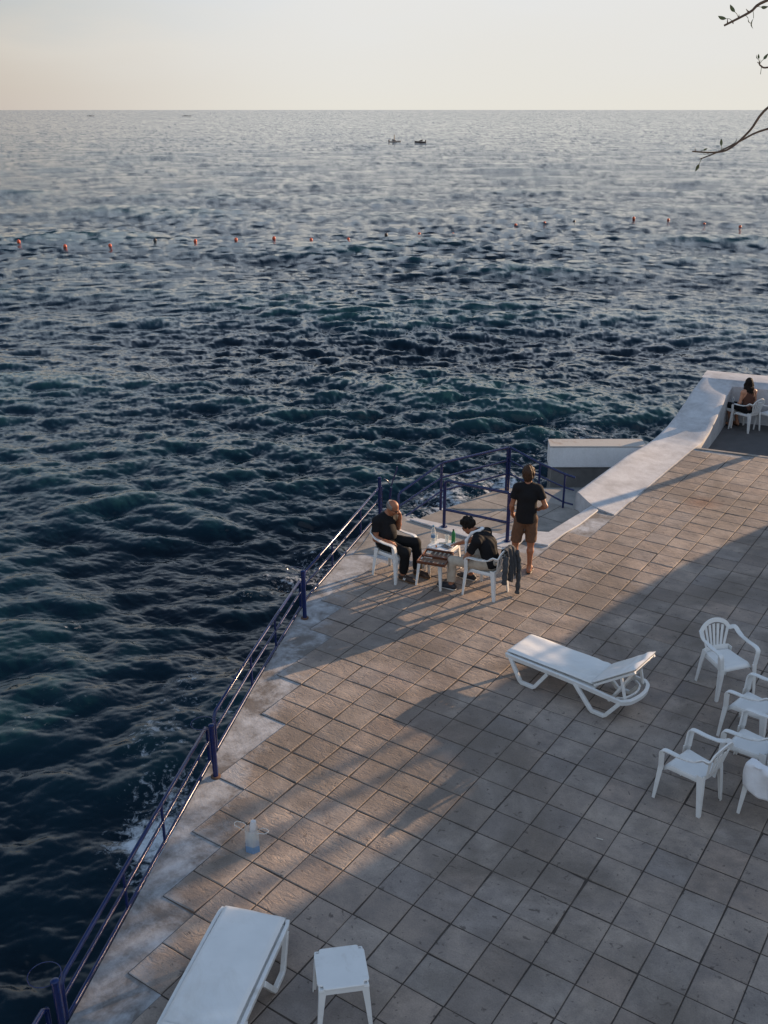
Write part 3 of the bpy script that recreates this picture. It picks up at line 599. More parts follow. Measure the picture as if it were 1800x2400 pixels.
# ------------------------------------------------------------------ low plastic side table
def make_table():
    root = empty('side_table', (0, 0, 0)); m = MB(); a, n = .205, .045
    def corner(sx, sy):
        pts = [(a, a - n - .02), (a - .004, a - n - .006), (a - .012, a - n), (a - n + .004, a - n + .002), (a - n, a - n + .008), (a - n, a - .012), (a - n - .006, a - .004), (a - n - .02, a)]
        pts = [(sx * x, sy * y) for x, y in pts]; return pts if sx * sy > 0 else pts[::-1]
    poly = corner(1, 1) + corner(-1, 1) + corner(-1, -1) + corner(1, -1)
    m.prism(poly, .428, .45); m.build('table_top', M['plastic'], root, bevel=.006)
    m = MB()
    for s in (-1, 1):
        m.box((0, s * (a - .012), .405), (2 * a - .12, .012, .05)); m.box((s * (a - .012), 0, .405), (.012, 2 * a - .12, .05))
    for sx in (-1, 1):
        for sy in (-1, 1): m.box((sx * (a - .028), sy * (a - .028), .414), (.044, .044, .02))
    m.build('apron', M['plastic'], root, bevel=.004)
    for sx in (-1, 1):
        for sy in (-1, 1):
            m = MB(); A = []; N = 5
            for j in range(N + 1):
                t = j / N; c = Vector((sx * (a - .010 + .028 * t), sy * (a - .010 + .028 * t), .436 * (1 - t))); w = .062 - .030 * t ** .7; th = .012
                A += [c + Vector((p[0], p[1], 0)) for p in [(0, 0), (-sx * w, 0), (-sx * w, -sy * th), (-sx * th, -sy * th), (-sx * th, -sy * w), (0, -sy * w)]]
            m.add(A, [tuple(range(6)), tuple(N * 6 + k for k in range(5, -1, -1))] + [(j * 6 + k, j * 6 + (k + 1) % 6, j * 6 + 6 + (k + 1) % 6, j * 6 + 6 + k) for j in range(N) for k in range(6)])
            m.build('leg', M['plastic'], root, smooth=40, bevel=.003)
    return root
tab0 = make_table(); tused = []
def table(x, y, rz, label, z=0.0):
    o = tab0 if not tused else copy_tree(tab0); tused.append(o); o.location = (x, y, z); o.rotation_euler = (0, 0, R(rz)); tag(o, label, 'side table', 'low white plastic side tables'); return o
table(-1.88, -2.075, 43, 'empty white plastic side table with notched corners beside the flat lounger')
table(-5.29, 5.03, 4, 'white plastic side table carrying the open board game')
table(-5.41, 5.48, 4, 'white plastic side table carrying the water bottle and drinks')
table(-4.13, 16.92, 65, 'white plastic side table with a bottle, left of the woman', -.30)

# ------------------------------------------------------------------ lounger (foot at x=0, head at +x)
def make_lounger(angle, name='sun_lounger'):
    root = empty(name, (0, 0, 0)); hw = .305; top = .335
    m = MB(); fr = lambda s: [(0.0, s * (hw - .03), top - .02), (.03, s * hw, top - .015), (.5, s * hw, top - .02), (1.0, s * hw, top - .03), (1.5, s * hw, top - .055), (1.62, s * (hw + .005), top - .06)]
    for s in (-1, 1): m.ribbon(smooth_path(fr(s), 3), [(0, .12 * s, 1)] * 16, .03, .035)
    m.ribbon([(.01, -hw + .03, top - .02), (.01, hw - .03, top - .02)], [(0, 0, 1)] * 2, .028, .04)
    arc = smooth_path([(1.60, -hw - .005, top - .06), (1.68, -hw * .75, top - .055), (1.725, -hw * .3, top - .045), (1.735, 0, top - .04), (1.725, hw * .3, top - .045), (1.68, hw * .75, top - .055), (1.60, hw + .005, top - .06)], 3)
    m.ribbon(arc, [(.15, 0, 1)] * len(arc), .03, .045)
    arc2 = [(p.x - .085, p.y * .82, p.z - .005) for p in arc]; m.ribbon(arc2, [(.15, 0, 1)] * len(arc2), .018, .025)
    for s in (-1, 1): m.ribbon([(.03, s * (hw - .05), top - .010), (.6, s * (hw - .05), top - .014), (1.22, s * (hw - .05), top - .022)], [(0, 1, 0)] * 3, .042, .012)
    m.box((1.2, 0, top - .035), (.05, 2 * hw, .035))
    m.build('frame', M['plastic'], root, smooth=40, bevel=.006)
    m = MB()
    for k in range(13): m.box((.09 + k * .088, 0, top - .004), (.06, 2 * hw - .16, .012))
    m.build('slats', M['plastic'], root, bevel=.003)
    for s in (-1, 1):
        for (a, b, c, d) in ((.06, .235, .445, .60), (.985, 1.235, 1.43, 1.60)):
            m = MB(); pts = [(a, s * (hw + .003), top - .035), (b, s * (hw + .028), .03), (c, s * (hw + .028), .03), (d, s * (hw + .003), top - .06)]
            P = [Vector(pts[0]), Vector(pts[1]) + Vector((-.006, 0, .02)), Vector(pts[1]) + Vector((.02, 0, 0)), Vector(pts[2]) + Vector((-.02, 0, 0)), Vector(pts[2]) + Vector((.006, 0, .02)), Vector(pts[3])]
            m.ribbon(P, [(0, 1, 0)] * 6, .022, .046); m.build('leg', M['plastic'], root, smooth=30, bevel=.005)
    hx = 1.215; ca, sa = math.cos(R(angle)), math.sin(R(angle))
    bp = lambda d, y, n: (hx + d * ca - n * sa, y, top + .005 + d * sa + n * ca)
    m = MB(); L = .62
    for s in (-1, 1): m.ribbon([bp(0, s * .25, 0), bp(L, s * .25, 0)], [(0, 1, 0)] * 2, .018, .028)
    for k in range(7): m.ribbon([bp(.06 + k * .088, -.25, .006), bp(.06 + k * .088, .25, .006)], [(ca, 0, sa)] * 2, .028, .012)
    m.build('backrest', M['plastic'], root, bevel=.003)
    if angle > 15:
        m = MB()
        for s in (-1, 1):
            q = Vector(bp(.40, s * .235, -.012)); m.ribbon([q, (1.62, s * .235, top - .05)], [(0, 1, 0)] * 2, .016, .03); m.ribbon([bp(.56, s * .20, -.012), (1.40, s * .20, top - .16)], [(0, 1, 0)] * 2, .014, .026)
        m.box((1.40, 0, top - .16), (.03, .42, .03)); m.build('support_strut', M['plastic'], root, bevel=.003)
    # mattress in two joined cushions, soft edges and wrinkles
    def pad(fn, L, w, nu, nv, name, seed):
        m = MB(); rr = random.Random(seed); ph = [rr.uniform(0, 6) for _ in range(6)]
        def wr(x, y):
            near = math.exp(-((x - L * .92) / .16) ** 2)
            return .0045 * math.sin(9 * x + 5 * y + ph[0]) * math.sin(7 * y + ph[1]) + .003 * math.sin(23 * y + 4 * x + ph[2]) + near * .009 * math.sin(38 * x + 16 * abs(y) + ph[3])
        def surf(sign):
            def f(u, v):
                x = L * u; y = w * (2 * v - 1); e = min(u, 1 - u) * L; ey = min(v, 1 - v) * 2 * w; k = (1 - math.exp(-e / .022)) * (1 - math.exp(-ey / .022))
                n = .026 + sign * .026 * k ** .6 + (wr(x, y) * k if sign > 0 else 0)
                return fn(x, y, n)
            return f
        m.grid(surf(1), nu, nv); m.grid(surf(-1), nu, nv); 
        return m.build(name, M['cushion'], root, smooth=60)
    pad(lambda x, y, n: (-.03 + x, y, top + .006 + n - .02 * max(0, (x - .9)) - .012 * max(0, 1 - x / .05)), 1.245, .280, 60, 24, 'mattress', 3)
    pad(lambda x, y, n: bp(x - .01, y, n + .014), .66, .276, 34, 24, 'head_cushion', 4)
    return root
l1 = make_lounger(36); l1.location = (-3.085, 3.505, 0); l1.rotation_euler = (0, 0, R(-6.0)); tag(l1, 'white sun lounger with its headrest raised, standing in the middle of the terrace', 'sun lounger', 'white sun loungers')
l2 = make_lounger(3); l2.location = (-2.885, -1.965, 0); l2.rotation_euler = (0, 0, R(-70.9)); tag(l2, 'white sun lounger lying flat, cut off by the bottom edge of the photo', 'sun lounger', 'white sun loungers')

# ------------------------------------------------------------------ board game, drinks and small things on the tables
def board():
    rz = R(13.7); e = empty('board_game', (-5.235, 4.945, .4515), rz); tag(e, 'open wooden folding board game case with triangle points on a side table', 'board game')
    W, D = .44, .24
    for s, nm in ((-1, 'near'), (1, 'far')):
        m = MB(); cy = s * (D / 2 + .004); h = .045
        m.box((0, cy, .004), (W, D, .008), mi=0)
        for k in (-1, 1):
            m.box((0, cy + k * (D / 2 - .006), h / 2), (W, .012, h)); m.box((k * (W / 2 - .006), cy, h / 2), (.012, D - .0245, h))
        m.box((0, cy, .0095), (W - .025, D - .025, .003), mi=1)
        for q in range(12):
            x0 = -W / 2 + .014 + q * (W - .028) / 12; x1 = x0 + (W - .028) / 12 - .002; xm = (x0 + x1) / 2
            yb, yt = cy + s * (D / 2 - .014), cy + s * (D / 2 - .015 - .13)
            m.add([(x0, yb, .0122), (x1, yb, .0122), (xm, yt, .0122)], [(0, 1, 2) if s < 0 else (0, 2, 1)], 2 + q % 2)
        m.build('tray', [M['wood'], M['felt'], M['point_l'], M['point_d']], e, bevel=.002, fix=False)
    for x in (-.12, .12): m = MB(); m.box((x, 0, .044), (.035, .012, .008)); m.build('hinge', M['greycase'], e)
    me = None; Mx = Matrix.Translation((-5.235, 4.945, .4515)) @ Matrix.Rotation(rz, 4, 'Z'); dark = None; lite = None
    spots = [(-.195, -.09, 0), (-.195, -.055, 0), (-.16, -.02, 0), (-.125, -.025, 0), (-.09, -.02, 0), (-.055, -.025, 0), (-.17, .195, 0), (-.135, .195, 0), (-.17, .16, 0), (-.135, .16, 0), (-.17, .125, 0), (-.135, .125, 0),
             (.07, .03, 1), (.105, .03, 1), (.14, .03, 1), (.175, .035, 1), (.07, .065, 1), (.14, .065, 1), (.175, -.19, 1), (.175, -.155, 1), (-.02, -.19, 1), (-.02, -.155, 1)]
    pr = {}
    for x, y, k in spots:
        if k not in pr:
            m = MB(); m.lathe([(.0155, 0), (.0165, .002), (.0165, .007), (.0145, .009), (.012, .0075), (0, .0075)], n=16); pr[k] = m.build('checker', M['ebony' if k else 'ivory']); o = pr[k]
        else: o = pr[k].copy(); C.objects.link(o)
        o.location = Mx @ Vector((x, y, .0125))
        tag(o, ('black round checker lying in the open board game' if k else 'ivory round checker lying in the open board game'), 'checker', 'black checkers' if k else 'ivory checkers')
board()
def bottle(x, y, z, label, h=.30, r=.036, body='clear', cap='cap', lab=True, name='water_bottle', cat='bottle'):
    e = empty(name, (x, y, z)); tag(e, label, cat); s = h / .30
    m = MB(); m.lathe([(r * .8, 0), (r, .008 * s), (r, .07 * s), (r * .94, .078 * s), (r, .086 * s), (r, .15 * s), (r * .92, .16 * s), (r, .17 * s), (r, .195 * s), (r * .8, .235 * s), (r * .42, .268 * s), (r * .38, .285 * s)], n=20); m.build('body', M[body], e, smooth=60)
    m = MB(); m.lathe([(r * .46, .278 * s), (r * .46, .298 * s), (r * .4, .302 * s), (0, .302 * s)], n=16); m.build('cap', M[cap], e)
    if lab: m = MB(); m.lathe([(r * 1.015, .095 * s), (r * 1.015, .145 * s)], n=20); m.build('label', M['label'], e, fix=False)
    return e
T2 = .4505
bottle(-5.575, 5.44, T2, 'clear plastic water bottle with blue cap on the drinks table')
bottle(-5.315, 5.62, T2, 'green glass bottle with black cap on the drinks table', .23, .031, 'green_glass', 'ebony', False)
bottle(-4.11, 16.83, .1505, 'clear bottle on the low table left of the woman', .26, .034, 'clear', 'ivory', True)
def cup(x, y, z, label, h=.12, r=.036, mt='clear'):
    m = MB(); m.lathe([(0, .002), (r * .72, .002), (r, h), (r * 1.05, h), (r * 1.03, h - .004), (r * .95, h - .006), (r * .70, .006), (0, .006)], n=20); o = m.build('plastic_cup', M[mt], smooth=50); o.location = (x, y, z); tag(o, label, 'cup', 'cups on the drinks table')
cup(-5.41, 5.59, T2, 'tall clear plastic cup beside the green bottle')
cup(-5.60, 5.56, T2, 'clear plastic cup behind the water bottle', .10, .034)
m = MB(); m.lathe([(0, 0), (.03, 0), (.034, .028), (.028, .03), (.026, .008), (0, .008)], n=18); o = m.build('ashtray', M['plastic']); o.location = (-5.265, 5.60, T2); tag(o, 'small white ashtray beside the green bottle', 'ashtray')
def slab(name, label, cat, x, y, z, d, rz, mt, scr=None):
    e = empty(name, (x, y, z), R(rz)); tag(e, label, cat); m = MB(); m.box((0, 0, d[2] / 2), d); m.build('case', M[mt], e, bevel=.003)
    if scr: m = MB(); m.box((0, 0, d[2] + .0008), (d[0] * .9, d[1] * .86, .001)); m.build('screen', M[scr], e)
slab('tablet', 'dark grey tablet lying under the reaching hand', 'tablet', -5.315, 5.42, T2, (.17, .10, .009), -12, 'greycase', 'phone')
slab('phone', 'small grey phone lying beside the water bottle', 'phone', -5.44, 5.50, T2, (.11, .055, .008), 30, 'greycase', 'point_l')
m = MB(); m.lathe([(.011, 0), (.012, .002), (.012, .03), (.010, .033), (0, .033)], n=12); o = m.build('lighter', M['orange'], bevel=.001); o.location = (-5.45, 5.33, T2); tag(o, 'small orange lighter standing on the drinks table edge', 'lighter')
# clear jug with handles holding a milky bottle
def jug():
    e = empty('clear_tote', (-3.71, -1.06, 0.001), R(12)); tag(e, 'clear plastic tote with loop handles and blue bottom on the paving', 'tote bag')
    def hexa(r0, r1, z0, z1, nm, mt, cap=False):
        m = MB(); P0 = [(r0 * math.cos(k * math.pi / 3), r0 * math.sin(k * math.pi / 3) * .8, z0) for k in range(6)]; P1 = [(r1 * math.cos(k * math.pi / 3), r1 * math.sin(k * math.pi / 3) * .8, z1) for k in range(6)]
        m.add(P0 + P1, [(k, (k + 1) % 6, (k + 1) % 6 + 6, k + 6) for k in range(6)] + ([(5, 4, 3, 2, 1, 0)] if cap else [])); return m.build(nm, M[mt], e, smooth=0, fix=False)
    hexa(.083, .080, .0, .075, 'blue_base', 'blue_clear', True); hexa(.082, .078, .076, .26, 'sleeve', 'clear')
    for s, nm in ((-1, 'handle'), (1, 'handle')):
        m = MB(); m.tube(smooth_path([(s * .074, -.03, .24), (s * .11, -.04, .262), (s * .17, -.03, .27), (s * .18, .02, .27), (s * .11, .04, .262), (s * .074, .03, .24)], 4), .005, 6); m.build(nm, M['clear'], e, smooth=60)
    b = empty('bottle', (-3.715, -1.055, .004)); tag(b, 'milky white bottle with tall cap standing inside the clear tote', 'bottle')
    m = MB(); m.lathe([(.03, 0), (.036, .006), (.036, .17), (.03, .19)], n=18); m.build('body', M['clear'], b, smooth=50)
    m = MB(); Mt = Matrix.Rotation(R(-6), 3, 'X'); m.lathe([(.036, .185), (.037, .19), (.031, .30), (.026, .318), (0, .322)], n=18, M=Mt); m.build('cap', M['jug_bottle'], b, smooth=50)
jug()
m = MB(); m.tube([(-.0325, 0, .004), (.0325, .012, .004)], .004, 8); o = m.build('cigarette_end', M['ivory']); o.location = (-.92, .98, .002); tag(o, 'tiny white cigarette end lying on the shaded paving', 'litter')

# ------------------------------------------------------------------ cloth things
def towel():
    m = MB()
    def f(u, v):
        y = -.17 + .36 * v; a = u * 2 - 1; w = .006 * math.sin(v * 17) + .012 * math.sin(v * 7 + a * 4)
        if abs(a) < .22: x = a / .22 * .05; z = .66 + .012 * math.cos(a * 6) + w * .4
        else:
            q = (abs(a) - .22) / .78; x = math.copysign(.05 + .03 * math.sin(q * 3 + v * 8) * .6 + w, a); z = .655 - q * (.13 if a > 0 else .30) - .03 * math.sin(v * 5) * q
        return (x, y + .015 * math.sin(u * 9), z)
    m.grid(f, 40, 30)
    o = m.build('towel', M['white_cloth'], smooth=80, solid=.016); c = used[6]; o.matrix_world = Matrix.Translation(c.location) @ Matrix.Rotation(c.rotation_euler.z, 4, 'Z') @ Matrix.Translation((-.268, .05, 0))
    tag(o, 'rumpled white towel draped over a white chair arm at the right edge', 'towel')
    m = MB()
    def g(u, v):
        y = -.12 + .22 * u + .03 * math.sin(v * 6); x = -.07 - .02 * math.sin(u * 12 + v * 3) - .02 * v; z = .50 - .24 * v + .012 * math.sin(u * 15); return (x, y + .1 * v, z)
    m = None
towel()
def jacket():
    # grey jacket slung over the chair back: a body panel and two hanging sleeves
    c = used[2]; Mx = Matrix.Translation(c.location) @ Matrix.Rotation(c.rotation_euler.z, 4, 'Z')
    e = empty('jacket', c.location, c.rotation_euler.z); tag(e, 'dark grey jacket hanging over the chair back of the reaching man', 'jacket')
    m = MB()
    def f(u, v):
        x = -.10 + .345 * u; xr = x; a = v
        top = .80 - 1.6 * max(0, x - .08) ** 2 * 2.2; yb = -.325 + .9 * x * x
        fold = .014 * math.sin(u * 21 + v * 3) + .008 * math.sin(u * 47)
        if a < .22: q = 1 - a / .22; return (x, yb + .034 + .02 * q * .8 + fold * .5, top + .012 - .16 * q)
        if a < .30: q = (a - .22) / .08; return (x, yb + .034 - .07 * q, top + .014 + .012 * math.sin(q * math.pi))
        q = (a - .30) / .70; return (x * (1 - .25 * q) + .04 * q, yb - .036 - .03 * math.sin(q * 2) - fold * (1 + q), top + .012 - (.46 + .08 * math.sin(u * 6)) * q)
    m.grid(f, 40, 36); m.build('jacket_body', M['grey_cloth'], e, smooth=80, solid=.012)
    m = MB(); P = smooth_path([(.20, -.36, .70), (.23, -.39, .56), (.22, -.41, .38), (.20, -.42, .18), (.19, -.42, .03)], 5)
    m.tube(P, [.045 + .008 * math.sin(i * 1.7) - .012 * i / len(P) for i in range(len(P))], 12); m.build('sleeve', M['grey_cloth'], e, smooth=60)
    m = MB(); P = smooth_path([(-.10, -.36, .72), (-.14, -.38, .60), (-.15, -.38, .44), (-.14, -.37, .30)], 5)
    m.tube(P, [.048 + .007 * math.sin(i * 1.9) - .010 * i / len(P) for i in range(len(P))], 12); m.build('sleeve', M['grey_cloth'], e, smooth=60)
jacket()

# ------------------------------------------------------------------ people: signed distance bodies meshed with surface nets
BIG = 1.0
class SDF:
    def __init__(s, lo, hi, h):
        s.h = h; s.lo = np.array(lo, float); n = np.ceil((np.array(hi) - s.lo) / h).astype(int) + 1; s.n = n; s.D = np.full(n, BIG, np.float32)
    def box(s, lo, hi):
        a = np.clip(np.floor((np.array(lo) - s.lo) / s.h).astype(int), 0, s.n); b = np.clip(np.ceil((np.array(hi) - s.lo) / s.h).astype(int) + 1, 0, s.n)
        sl = tuple(slice(i, j) for i, j in zip(a, b)); ax = [s.lo[i] + s.h * np.arange(a[i], b[i]) for i in range(3)]
        return sl, np.meshgrid(*ax, indexing='ij', sparse=True)
    def comb(s, sl, d, k, op):
        A = s.D[sl]
        if op == 'add':
            hh = np.maximum(k - np.abs(A - d), 0) / k if k > 0 else 0; s.D[sl] = np.minimum(A, d) - hh * hh * k * .25
        elif op == 'sub':
            d = -d; hh = np.maximum(k - np.abs(A - d), 0) / max(k, 1e-6); s.D[sl] = np.maximum(A, d) + hh * hh * k * .25
    def cone(s, a, b, ra, rb, k=.02, op='add', flat=0, flat0=0, sq=None):
        a = np.array(a, float); b = np.array(b, float); mr = max(ra, rb) + k + 3 * s.h
        sl, (X, Y, Z) = s.box(np.minimum(a, b) - mr, np.maximum(a, b) + mr)
        ba = b - a; L2 = ba @ ba; px, py, pz = X - a[0], Y - a[1], Z - a[2]; t = (px * ba[0] + py * ba[1] + pz * ba[2]) / L2; tc_ = np.clip(t, 0, 1)
        d = np.sqrt((px - tc_ * ba[0]) ** 2 + (py - tc_ * ba[1]) ** 2 + (pz - tc_ * ba[2]) ** 2) - (ra + (rb - ra) * tc_)
        L = math.sqrt(L2)
        if flat: d = np.maximum(d, (t - 1) * L)
        if flat0: d = np.maximum(d, -t * L)
        s.comb(sl, d.astype(np.float32), k, op)
    def ell(s, c, r, Rm=None, k=.02, op='add'):
        c = np.array(c, float); r = np.array(r, float); mr = max(r) + k + 3 * s.h; sl, (X, Y, Z) = s.box(c - mr, c + mr)
        p = [X - c[0], Y - c[1], Z - c[2]]
        if Rm is None: q = p
        else: q = [p[0] * Rm[0][i] + p[1] * Rm[1][i] + p[2] * Rm[2][i] for i in range(3)]
        k0 = np.sqrt(sum((q[i] / r[i]) ** 2 for i in range(3))); k1 = np.sqrt(sum((q[i] / r[i] ** 2) ** 2 for i in range(3))) + 1e-9
        s.comb(sl, (k0 * (k0 - 1) / k1).astype(np.float32), k, op)
    def cut(s, o, n):
        """keep only the side opposite to n"""
        X, Y, Z = [s.lo[i] + s.h * np.arange(s.n[i]) for i in range(3)]; X, Y, Z = np.meshgrid(X, Y, Z, indexing='ij', sparse=True)
        n = np.array(n, float); n /= np.linalg.norm(n); s.D = np.maximum(s.D, ((X - o[0]) * n[0] + (Y - o[1]) * n[1] + (Z - o[2]) * n[2]).astype(np.float32))
    def wrinkle(s, amp, f, seed=0):
        X, Y, Z = [s.lo[i] + s.h * np.arange(s.n[i]) for i in range(3)]; X, Y, Z = np.meshgrid(X, Y, Z, indexing='ij', sparse=True)
        g = np.random.default_rng(seed); w = 0
        for _ in range(5):
            kx, ky, kz, ph = g.normal(0, f), g.normal(0, f), g.normal(0, f), g.uniform(0, 6); w = w + np.sin(X * kx + Y * ky + Z * kz + ph)
        s.D = s.D + (amp * w / 2).astype(np.float32)
    def mesh(s):
        V = s.D; S = V < 0; nx, ny, nz = V.shape
        cnt = np.zeros((nx - 1, ny - 1, nz - 1), np.int8); cs = [(i, j, k) for i in (0, 1) for j in (0, 1) for k in (0, 1)]
        for i, j, k in cs: cnt += S[i:nx - 1 + i, j:ny - 1 + j, k:nz - 1 + k]
        act = (cnt > 0) & (cnt < 8); ii, jj, kk = np.nonzero(act); idx = np.full(act.shape, -1, np.int64); idx[ii, jj, kk] = np.arange(len(ii))
        val = np.stack([V[ii + i, jj + j, kk + k] for i, j, k in cs], 1).astype(float); acc = np.zeros((len(ii), 3)); num = np.zeros(len(ii))
        for a in range(8):
            for b in range(a + 1, 8):
                if sum(abs(cs[a][q] - cs[b][q]) for q in range(3)) != 1: continue
                va, vb = val[:, a], val[:, b]; mk = (va < 0) != (vb < 0); t = np.where(mk, va / np.where(mk, va - vb, 1), 0)
                for q in range(3): acc[:, q] += np.where(mk, cs[a][q] + t * (cs[b][q] - cs[a][q]), 0)
                num += mk
        co = s.lo + s.h * (np.stack([ii, jj, kk], 1) + acc / num[:, None]); F = []
        for ax in range(3):
            u, v = (ax + 1) % 3, (ax + 2) % 3; sa = [slice(None)] * 3; sb = [slice(None)] * 3; sa[ax] = slice(0, -1); sb[ax] = slice(1, None)
            A, B = S[tuple(sa)], S[tuple(sb)]; e = np.nonzero(A != B); e = [np.array(x) for x in e]; ok = (e[u] > 0) & (e[v] > 0) & (e[u] < s.n[u] - 1) & (e[v] < s.n[v] - 1); e = [x[ok] for x in e]
            if len(e[0]) == 0: continue
            def cell(du, dv):
                q = [x.copy() for x in e]; q[u] = q[u] - du; q[v] = q[v] - dv; return idx[q[0], q[1], q[2]]
            Q = np.stack([cell(1, 1), cell(0, 1), cell(0, 0), cell(1, 0)], 1); fl = ~A[e[0], e[1], e[2]]; Q[fl] = Q[fl][:, ::-1]; F.append(Q)
        F = np.concatenate(F); F = F[(F >= 0).all(1)]; return co, F
def sdf_obj(name, s, mat_, parent, origin, smooth_it=2):
    co, F = s.mesh()
    # light laplacian smoothing
    for _ in range(smooth_it):
        acc = np.zeros_like(co); n = np.zeros(len(co))
        for a, b in ((0, 1), (1, 2), (2, 3), (3, 0)):
            np.add.at(acc, F[:, a], co[F[:, b]]); np.add.at(acc, F[:, b], co[F[:, a]]); np.add.at(n, F[:, a], 1); np.add.at(n, F[:, b], 1)
        co = co * .5 + .5 * acc / np.maximum(n, 1)[:, None]
    me = bpy.data.meshes.new(name); me.from_pydata((co - np.array(origin)).tolist(), [], F.tolist()); me.materials.append(mat_)
    me.polygons.foreach_set('use_smooth', [True] * len(me.polygons)); me.update(); o = bpy.data.objects.new(name, me); C.objects.link(o); o.parent = parent; return o
nrm = lambda v: np.array(v, float) / np.linalg.norm(v)
A3 = lambda v: np.array(v, float)
def frame(f, u):
    f = nrm(f); r = nrm(np.cross(f, u)); u = np.cross(r, f); return np.stack([r, f, u], 1)   # columns: right, fwd, up
class Person:
    def __init__(s, name_label, origin, J, mats, build=1.0):
        s.J = {k: A3(v) for k, v in J.items()}; s.o = A3(origin); s.e = empty('person', origin); tag(s.e, name_label, 'person'); s.m = mats; s.w = build
        P = np.stack([v for k, v in s.J.items() if not k.startswith('d_')]); s.lo = P.min(0) - .22; s.hi = P.max(0) + .22
    def torso(s, S, g=0.0, k=.05, lo=True, up=True):
        J, w = s.J, s.w; pel, ch, nk = J['pelvis'], J['chest'], J['neck']; lat = nrm(J['shR'] - J['shL'])
        up_ = nrm(ch - pel); fw = nrm(np.cross(up_, lat)); Rp = np.stack([lat, fw, up_], 1); up2 = nrm(nk - ch); fw2 = nrm(np.cross(up2, lat)); Rc = np.stack([lat, fw2, nrm(np.cross(lat, fw2))], 1)
        if lo:
            S.ell(pel, (.155 * w + g, .115 * w + g, .125 + g), Rp, k)
        if up:
            mid = pel * .5 + ch * .5; S.ell(mid + fw * s.J.get('d_belly', A3([0]))[0], (.142 * w + g, .112 * w + g + s.J.get('d_belly', A3([0]))[0] * .6, .17 + g), Rp, k)
            S.ell(ch, (.165 * w + g, .118 * w + g, .165 + g), Rc, k)
            S.cone(J['shL'] * .88 + J['shR'] * .12, J['shR'] * .88 + J['shL'] * .12, .058 * w + g, .058 * w + g, k)
            for q in ('shL', 'shR'): S.cone(nk - up2 * .005, J[q] - up2 * .005, .05 * w + g * .6, .05 * w + g, k)
        s.Rp, s.Rc, s.fw = Rp, Rc, fw
    def arm(s, S, q, g=0.0, to=1.0, k=.03, fore=True):
        J, w = s.J, s.w; a, b, c = J['sh' + q], J['el' + q], J['wr' + q]
        if to < 1: S.cone(a, a + (b - a) * to, .056 * w + g, (.052 - .010 * to) * w + g * 1.5, k, flat=1)
        else:
            S.cone(a, b, .052 * w + g, .038 * w + g, k)
            if fore: mid = b + (c - b) * .3; S.cone(b, mid, .038 * w, .039 * w, k); S.cone(mid, c, .039 * w, .025 * w, k)
    def leg(s, S, q, g=0.0, to=2.0, k=.04, g2=None):
        J, w = s.J, s.w; a, b, c = J['hip' + q], J['knee' + q], J['an' + q]; g2 = g if g2 is None else g2
        if to <= 1: S.cone(a, a + (b - a) * to, .088 * w + g, (.088 - .028 * to) * w + g2, k, flat=1); return
        S.cone(a, b, .085 * w + g, .056 * w + g, k)
        back = J.get('d_calf' + q, A3([0, 0, 0])); t = to - 1; m1 = b + (c - b) * .32 + back
        if t >= 1 and g == 0: S.cone(b, m1, .053 * w, .054 * w, k); S.cone(m1, c, .054 * w, .036 * w, k)
        else: S.cone(b, b + (c - b) * t, .056 * w + g, .046 * w + g2, k, flat=1)
    def foot(s, S, q, g=0.0, k=.02):
        a, t = s.J['an' + q], s.J['toe' + q]; heel = A3([a[0], a[1], t[2] + .012]) - nrm(A3([t[0] - a[0], t[1] - a[1], 0])) * .04; ball = heel + (t - heel) * .72
        S.cone(heel, ball, .033 + g, .036 + g, k); S.cone(ball, t, .036 + g, .022 + g, k); S.cone(a, heel + (ball - heel) * .45, .038 + g, .036 + g, k); S.cone(heel + A3([0, 0, .01]), a, .034 + g, .034 + g, k)
    def hand(s, S, q, d, n, curl=.5, spread=1.0, point=False):
        w = s.J['wr' + q]; d = nrm(d); n = A3(n) - d * (A3(n) @ d); n = nrm(n); l = np.cross(d, n) * (1 if q == 'R' else -1)   # l points to the thumb side
        Rm = np.stack([l, n, d], 1); S.ell(w + d * .048, (.038, .016, .052), Rm, .015); S.cone(w - d * .01, w + d * .035, .025, .024, .02)
        for i, (off, ln) in enumerate(((.027, .074), (.009, .083), (-.009, .077), (-.026, .060))):
            p = w + d * (.086 - .006 * abs(i - 1)) + l * off; dd = nrm(d + l * off * 2.2 * spread); cu = .12 if (point and i == 0) else curl * (1 + .12 * i)
            for j, fr in enumerate((.42, .32, .26)):
                a = cu * (.55 + .75 * j); q2 = p + (dd * math.cos(a) + n * math.sin(a)) * ln * fr; S.cone(p, q2, .0088 - .0008 * j, .0084 - .0010 * j, .006); p = q2
        p = w + d * .026 + l * .030; t1 = p + nrm(l * .75 + d * .7 + n * .35) * .036; t2 = t1 + nrm(l * .3 + d * .9 + n * .5) * .032; S.cone(p, t1, .013, .0105, .01); S.cone(t1, t2, .0105, .0085, .006)
    def head(s, S, f, u):
        Cn = s.J['head']; Rm = frame(f, u); r, f_, u_ = Rm[:, 0], Rm[:, 1], Rm[:, 2]; L = lambda x, y, z: Cn + r * x + f_ * y + u_ * z; s.L, s.Rh = L, Rm
        S.ell(L(0, -.012, .03), (.074, .094, .088), Rm, .02); S.ell(L(0, .022, -.045), (.056, .066, .066), Rm, .03); S.ell(L(0, .052, -.092), (.026, .026, .020), Rm, .02)
        S.ell(L(0, .062, .018), (.052, .030, .020), Rm, .02)
        S.cone(L(0, .086, .010), L(0, .108, -.034), .009, .013, .012); S.ell(L(.012, .096, -.036), (.009, .010, .008), Rm, .006); S.ell(L(-.012, .096, -.036), (.009, .010, .008), Rm, .006)
        for x in (-.03, .03): S.ell(L(x, .094, .0), (.017, .012, .010), Rm, .012, 'sub'); S.ell(L(x, .079, -.001), (.0125, .0125, .0125), Rm, .004)
